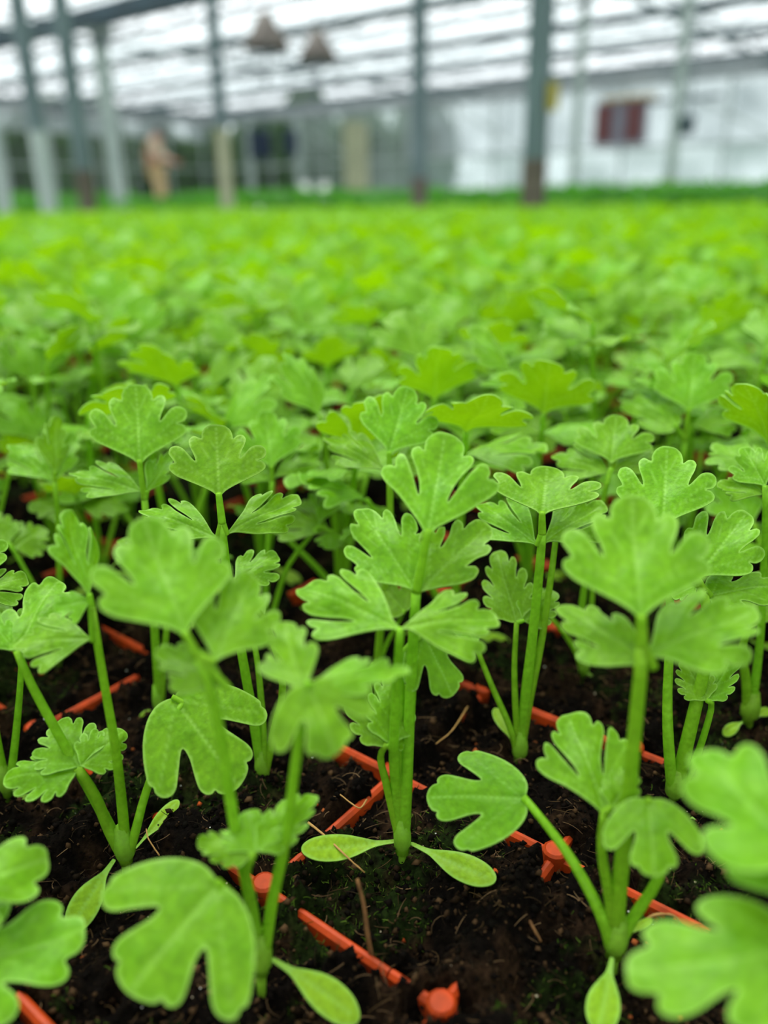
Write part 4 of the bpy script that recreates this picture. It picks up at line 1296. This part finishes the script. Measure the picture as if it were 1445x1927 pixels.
MB().box((0, 0, .045), (.02, .003, .09)).build('plate', PLASTIC_W, r)
MB().add([(-.01, -.0015, 0), (.01, -.0015, 0), (0, -.0015, -.02), (-.01, .0015, 0), (.01, .0015, 0), (0, .0015, -.02)], [(0, 1, 2), (3, 5, 4), (0, 2, 5, 3), (1, 4, 5, 2), (0, 3, 4, 1)]).build('spike', PLASTIC_W, r)

# ------------------------------------------------------------------ trays
NI, NJ = 12, 8
DEPTH = .040


def tray_mesh():
    m = MB()
    g = random.Random(3)
    prof = [(-.0017, -DEPTH), (-.0012, -.003), (-.0009, -.0006), (-.0003, 0.0), (.0003, 0.0), (.0009, -.0006), (.0012, -.003), (.0017, -DEPTH)]

    def seg(a, b_, dz):
        d = np.array(b_) - np.array(a); ln = np.hypot(*d); d = d / ln; nrm = np.array([-d[1], d[0]])
        V = []
        for e in (a, b_):
            for o_, z in prof:
                V.append((e[0] + nrm[0] * o_, e[1] + nrm[1] * o_, z + (dz if z > -.01 else 0)))
        k = len(prof)
        F_ = [(q, q + 1, k + q + 1, k + q) for q in range(k - 1)] + [tuple(range(k)), tuple(range(2 * k - 1, k - 1, -1))]
        m.add(V, F_)
    i0, j0 = -NI / 2, -NJ / 2
    ins = .0013

    def pos(i, j):
        x = (j + j0) * S_; y = (i + i0) * S_
        if j == 0: x += ins
        if j == NJ: x -= ins
        if i == 0: y += ins
        if i == NI: y -= ins
        return np.array([x, y])
    for i in range(NI + 1):
        for j in range(NJ + 1):
            p = pos(i, j)
            for q in ((i + 1, j), (i, j + 1)):
                if q[0] > NI or q[1] > NJ: continue
                e = pos(*q); d = (e - p) / np.linalg.norm(e - p)
                cut = p + d * .0095 if g.random() < .5 else e - d * .0095
                dz = -g.uniform(0, .0006)
                c1 = np.linalg.norm(cut - p)
                seg(p, cut - d * .0002, dz); seg(cut + d * .0002, e, dz - .0002)
            rr = .0023 if 0 < i < NI and 0 < j < NJ else .0017
            m.lathe([(rr * 1.3, -DEPTH), (rr * 1.05, -.003), (rr, .0003), (rr * .82, .0008), (rr * .75, .0006), (0, .0006)], (p[0], p[1], 0), 14)
    m.box((0, 0, -DEPTH - .0045), (NJ * S_ - .004, NI * S_ - .004, .009))
    return m


TRM = None
origin = W(cell(1.5, -.5))        # tray centre so that ribs fall between the plants
tray_cells = []
for ti in range(-1, 4):
    for tj in range(-1, 5):
        c = origin + np.array([tj * NJ * S_, ti * NI * S_, 0])
        q = Winv(c)
        if q[1] < -.1 or q[1] > 1.35 or abs(q[0]) > .5 * q[1] + .42: continue
        tray_cells.append((np.linalg.norm(q), c))
tray_cells.sort(key=lambda t: t[0])
for k, (_, c) in enumerate(tray_cells):
    if TRM is None:
        o = tray_mesh().build('seed_tray', TERRA); TRM = o
    else:
        o = TRM.copy(); COL.objects.link(o)
    o.location = tuple(c)
    tag(o, 'orange plastic seed tray under the sharp front seedlings, ribs half covered by soil' if k == 0 else 'orange plastic seed tray mostly hidden under the seedlings behind', 'tray', 'orange seed trays')


# ------------------------------------------------------------------ soil
SHOWN = [(ground(*a_)[:2], ground(*b_)[:2]) for a_, b_ in (
    ((1095, 1628), (945, 1552)), ((1075, 1590), (1035, 1650)), ((600, 1562), (770, 1475)), ((770, 1475), (890, 1345)), ((680, 1420), (722, 1482)), ((722, 1455), (795, 1478)),
    ((590, 1720), (662, 1768)), ((702, 1800), (748, 1832)), ((795, 1900), (865, 1895)), ((830, 1870), (830, 1885)), ((1185, 1670), (1238, 1708)), ((438, 1615), (520, 1682)),
    ((420, 1700), (470, 1655)), ((545, 1612), (572, 1590)), ((108, 1342), (250, 1278)), ((20, 1385), (92, 1358)), ((0, 1305), (18, 1332)), ((610, 1383), (650, 1420)), ((1010, 1338), (1062, 1362)),
    ((1200, 1413), (1240, 1420)), ((55, 1885), (110, 1925)), ((150, 1915), (215, 1885)), ((205, 1175), (262, 1232)), ((868, 1288), (905, 1312)), ((1368, 1300), (1402, 1318)), ((840, 1500), (870, 1512)),
    ((1110, 1385), (1145, 1395)), ((170, 1440), (195, 1450)), ((300, 1540), (330, 1530)), ((560, 1135), (600, 1130)), ((1040, 1185), (1010, 1170)), ((0, 1120), (40, 1105)), ((1280, 1720), (1310, 1735)))]


def soil_h(p):
    """height of the soil at camera-frame points"""
    w = W(np.hstack([p, np.zeros((len(p), 1))]))[:, :2] - origin[:2]
    fx = np.abs((w[:, 0] / S_ + .5) % 1 - .5) if False else np.abs(((w[:, 0] / S_) + .5) % 1.0 - .5)
    fy = np.abs(((w[:, 1] / S_) + .5) % 1.0 - .5)
    rib = np.minimum(fx, fy) * S_                     # distance to the nearest rib line
    n1 = vnoise(p * 60, 1); n2 = vnoise(p * 190, 2); n3 = vnoise(p * 520, 3); n4 = vnoise(p * 1200, 8)
    h_ = -.0050 + .0030 * np.clip(rib / .008, 0, 1) + .0062 * (n1 - .42) + .0034 * (n2 - .5) + .0032 * (n3 - .5) + .0017 * (n4 - .5)
    # soil washed over the ribs, except where they show
    cover = np.clip((vnoise(p * 55, 17) - .36) * 6, 0, 1)
    near = p[:, 1] < .20
    shown = np.zeros(len(p))
    for a_, b_ in SHOWN:
        shown = np.maximum(shown, np.clip(1.25 - seg_dist(p, a_, b_) / .0028, 0, 1))
    cover = np.where(near, 1 - shown, cover)
    crest = .0024 + .0030 * (n2 - .45) + .0022 * (n3 - .5) + .0011 * (n4 - .5)
    k = cover * np.clip(1.5 - rib / .0042, 0, 1)
    h_ = h_ * (1 - k) + np.maximum(crest, h_) * k
    # keep the showing ribs clear
    return np.where(shown > .3, np.minimum(h_, -.0026 + .0022 * (n3 - .5) + .0014 * (n4 - .5)), h_)


def grid_mesh(x0, x1, y0, y1, res):
    xs = np.arange(x0, x1 + res / 2, res); ys = np.arange(y0, y1 + res / 2, res)
    X, Y = np.meshgrid(xs, ys); p = np.stack([X.ravel(), Y.ravel()], 1)
    nx, ny = len(xs), len(ys)
    I = np.arange(nx * ny).reshape(ny, nx)
    q = np.stack([I[:-1, :-1].ravel(), I[:-1, 1:].ravel(), I[1:, 1:].ravel(), I[1:, :-1].ravel()], 1)
    return p, q


def soil_tint(p, z):
    a = vnoise(p * 220, 11); m = vnoise(p * 70, 12) * .6 + vnoise(p * 400, 13) * .4
    base = np.array([.0022, .0015, .0010]); brown = np.array([.015, .008, .004]); moss = np.array([.006, .012, .0018])
    c = base + (brown - base) * np.clip((a - .55) * 3, 0, 1)[:, None]
    c = c + (moss - c) * np.clip((m - .56) * 5, 0, .85)[:, None]
    return c


p1, q1 = grid_mesh(-.155, .185, .05, .30, .0007)
p1 = p1 + rng.uniform(-.0002, .0002, p1.shape)
z1 = soil_h(p1)
p2, q2 = grid_mesh(-1.3, 1.3, -.05, 1.7, .006)
z2 = soil_h(p2) - .0008
cen = p2[q2].mean(1)
keep = ~((cen[:, 0] > -.152) & (cen[:, 0] < .182) & (cen[:, 1] > .053) & (cen[:, 1] < .297))
q2 = q2[keep]
V = np.vstack([np.column_stack([p1, z1]), np.column_stack([p2, z2])])
o = big_mesh('potting_soil', W(V), np.vstack([q1, q2 + len(p1)]), [SOIL], attrs={'tint': soil_tint(V[:, :2], V[:, 2])})
tag(o, 'black crumbly potting soil filling the cells of the orange trays', 'soil', kind='stuff')

# far soil surface under the field
o = MB()
taken = [c_ for _, c_ in tray_cells]
for ti in range(-5, 10):
    for tj in range(-5, 13):
        c = origin + np.array([tj * NJ * S_, ti * NI * S_, 0])
        if c[0] > FX or c[1] > FY or any(np.hypot(*(c - t_)[:2]) < .05 for t_ in taken): continue
        o.box((c[0], c[1], -.030), (NJ * S_, NI * S_, .034))
o = o.build('potting_soil_bed', plain('far_peat', (.02, .014, .008), .95, .1, nscale=60)); tag(o, 'dark soil under the far seedlings, hardly visible between the leaves', 'soil', kind='stuff')

# crumbs, moss tufts and fibres
def crumbs(n, smin, smax, cols, seed, lift=.25):
    g = np.random.default_rng(seed)
    y = .055 + .24 * g.random(n) ** 1.25; x = (g.random(n) - .5) * (1.15 * y + .12)
    p = np.stack([x, y], 1)
    z = soil_h(p)
    octv = np.array([(1, 0, 0), (-1, 0, 0), (0, 1, 0), (0, -1, 0), (0, 0, 1), (0, 0, -1)], float)
    octf = np.array([(0, 2, 4), (2, 1, 4), (1, 3, 4), (3, 0, 4), (2, 0, 5), (1, 2, 5), (3, 1, 5), (0, 3, 5)])
    s = smin + (smax - smin) * g.random(n) ** 2.5
    V = octv[None] * s[:, None, None] * g.uniform(.45, 1.2, (n, 6, 1))
    an = g.uniform(0, 6.28, n); ca, sa = np.cos(an), np.sin(an)
    Vr = V.copy(); Vr[:, :, 0] = V[:, :, 0] * ca[:, None] - V[:, :, 1] * sa[:, None]; Vr[:, :, 1] = V[:, :, 0] * sa[:, None] + V[:, :, 1] * ca[:, None]
    Vr += np.column_stack([p, z + s * lift])[:, None, :]
    F_ = (octf[None] + (np.arange(n) * 6)[:, None, None]).reshape(-1, 3)
    ci = g.integers(0, len(cols), n); c = np.array(cols)[ci] * g.uniform(.5, 1.4, (n, 1))
    return W(Vr.reshape(-1, 3)), F_, np.repeat(c, 6, 0)


V, F_, c = crumbs(38000, .00022, .0011, [(.003, .002, .0015), (.007, .0045, .0025), (.0025, .002, .0013), (.003, .002, .0015), (.05, .028, .013), (.014, .008, .004)], 21)
tag(big_mesh('soil_crumbs', V, F_, [BITS], smooth=False, attrs={'tint': c}), 'small dark crumbs of peat scattered over the soil', 'soil', kind='stuff')
V, F_, c = crumbs(500, .00012, .00034, [(.75, .75, .7), (.5, .42, .3)], 22, .9)
tag(big_mesh('perlite_specks', V, F_, [BITS], smooth=False, attrs={'tint': c}), 'tiny pale specks lying on the dark soil', 'specks', kind='stuff')
V, F_, c = crumbs(170, .0004, .0012, [(.34, .06, .014), (.26, .07, .02)], 24, .5)
tag(big_mesh('orange_flakes', V, F_, [BITS], smooth=False, attrs={'tint': c}), 'small orange flakes scattered on the dark soil', 'flakes', kind='stuff')


def fibres(n, lmin, lmax, r, cols, seed, moss=False):
    g = np.random.default_rng(seed)
    y = .06 + .22 * g.random(n) ** 1.2; x = (g.random(n) - .5) * (1.15 * y + .1)
    p = np.stack([x, y], 1)
    if moss:
        m = vnoise(p * 70, 12) * .6 + vnoise(p * 400, 13) * .4
        p = p[m > .54]; n = len(p)
    z = soil_h(p)
    V = np.zeros((n, 5, 3, 3)); ln = g.uniform(lmin, lmax, n); an = g.uniform(0, 6.28, n); el = g.uniform(.25, 1.2, n) if moss else g.uniform(-.05, .5, n)
    cu = g.normal(0, .9, n)
    pos = np.column_stack([p, z])
    for k in range(5):
        aa = an + cu * k * .35; ee = el - .12 * k
        if k: pos = pos + np.column_stack([np.cos(aa) * np.cos(ee), np.sin(aa) * np.cos(ee), np.sin(ee)]) * (ln / 4)[:, None]
        for q in range(3):
            t = q * 2.094; rr = r * (1 - .15 * k)
            V[:, k, q] = pos + np.column_stack([-np.sin(aa) * math.cos(t) * rr, np.cos(aa) * math.cos(t) * rr, np.full(n, math.sin(t) * rr)])
    f0 = []
    for k in range(4):
        for q in range(3):
            f0.append((k * 3 + q, k * 3 + (q + 1) % 3, (k + 1) * 3 + (q + 1) % 3, (k + 1) * 3 + q))
    F_ = (np.array(f0)[None] + (np.arange(n) * 15)[:, None, None]).reshape(-1, 4)
    c = np.array(cols)[g.integers(0, len(cols), n)] * g.uniform(.6, 1.3, (n, 1))
    return W(V.reshape(-1, 3)), F_, np.repeat(c, 15, 0)


V, F_, c = fibres(12000, .0012, .0045, .00010, [(.05, .03, .013), (.02, .013, .007), (.13, .08, .04), (.012, .008, .005)], 31)
tag(big_mesh('peat_fibres', V, F_, [BITS], attrs={'tint': c}), 'fine brown peat fibres sticking out of the soil', 'fibres', kind='stuff')
V, F_, c = fibres(30000, .0005, .0014, .00013, [(.016, .036, .003), (.03, .06, .005), (.05, .085, .010)], 32, True)
tag(big_mesh('moss', V, F_, [BITS], attrs={'tint': c}), 'thin green moss growing in patches on the soil', 'moss', kind='stuff')


# twigs and straws one can pick up
def twig(name, pts, r0, r1, mat, label, cat):
    P = []
    for u, v_, h_ in pts: P.append(ground(u, v_, h_))
    c = W(P[0]); Pw = np.array([W(q) - c for q in P])
    V, F_ = tube_geo(list(Pw), r0, r1, 6, 16)
    V = V + (vnoise(V * 2500, 6)[:, None] - .5) * r0 * .5
    o = link_mesh(name, V, F_, mat); o.location = tuple(c)
    tag(o, label, cat)


q = ground(698, 1800)


def up_pt(u, v_, base_y): return at_y(u, v_, base_y)


def twig3(name, P, r0, r1, mat, label, cat):
    c = W(P[0]); Pw = [W(q_) - c for q_ in P]
    V, F_ = tube_geo(Pw, r0, r1, 6, 16)
    V = V + (vnoise(V * 2500, 6)[:, None] - .5) * r0 * .5
    o = link_mesh(name, V, F_, mat); o.location = tuple(c); tag(o, label, cat)


yb = ground(700, 1805, -.002)[1]
twig3('twig', [ground(702, 1815, -.003), at_y(692, 1760, yb), at_y(684, 1700, yb + .001), at_y(672, 1655, yb + .002)], .00045, .00028, TWIG, 'brown twig standing upright in the soil below the centre seedling', 'twig')
ys = ground(640, 1600, .0)[1]
twig3('straw', [at_y(580, 1548, ys + .003), at_y(610, 1572, ys - .0002), at_y(645, 1605, ys - .004), at_y(686, 1642, ys - .0055)], .00024, .00014, STRAW, 'thin straw lying across the left cotyledon of the centre seedling', 'straw')
twig('straw', [(880, 1330, .001), (850, 1375, .003), (820, 1400, .001)], .0002, .00012, STRAW, 'short pale straw behind the centre stem on the orange rib', 'straw')
twig('straw', [(1200, 1745, .001), (1230, 1722, .004), (1265, 1722, .003), (1280, 1735, .001)], .00022, .00014, STRAW, 'curved pale straw right of the front right seedling', 'straw')
twig('twig', [(980, 1700, -.001), (1000, 1740, .001), (1018, 1772, -.001)], .0004, .00025, TWIG, 'short brown twig lying on soil under the right seedling', 'twig')
twig('straw', [(300, 1610, 0), (280, 1580, .002), (275, 1560, .002)], .00015, .0001, STRAW, 'tiny pale straw beside the left seedling base', 'straw')
twig('straw', [(690, 1505, .0), (675, 1520, .003), (640, 1495, .0035)], .0002, .00012, STRAW, 'thin pale straw over the orange rib left of the centre stem', 'straw')
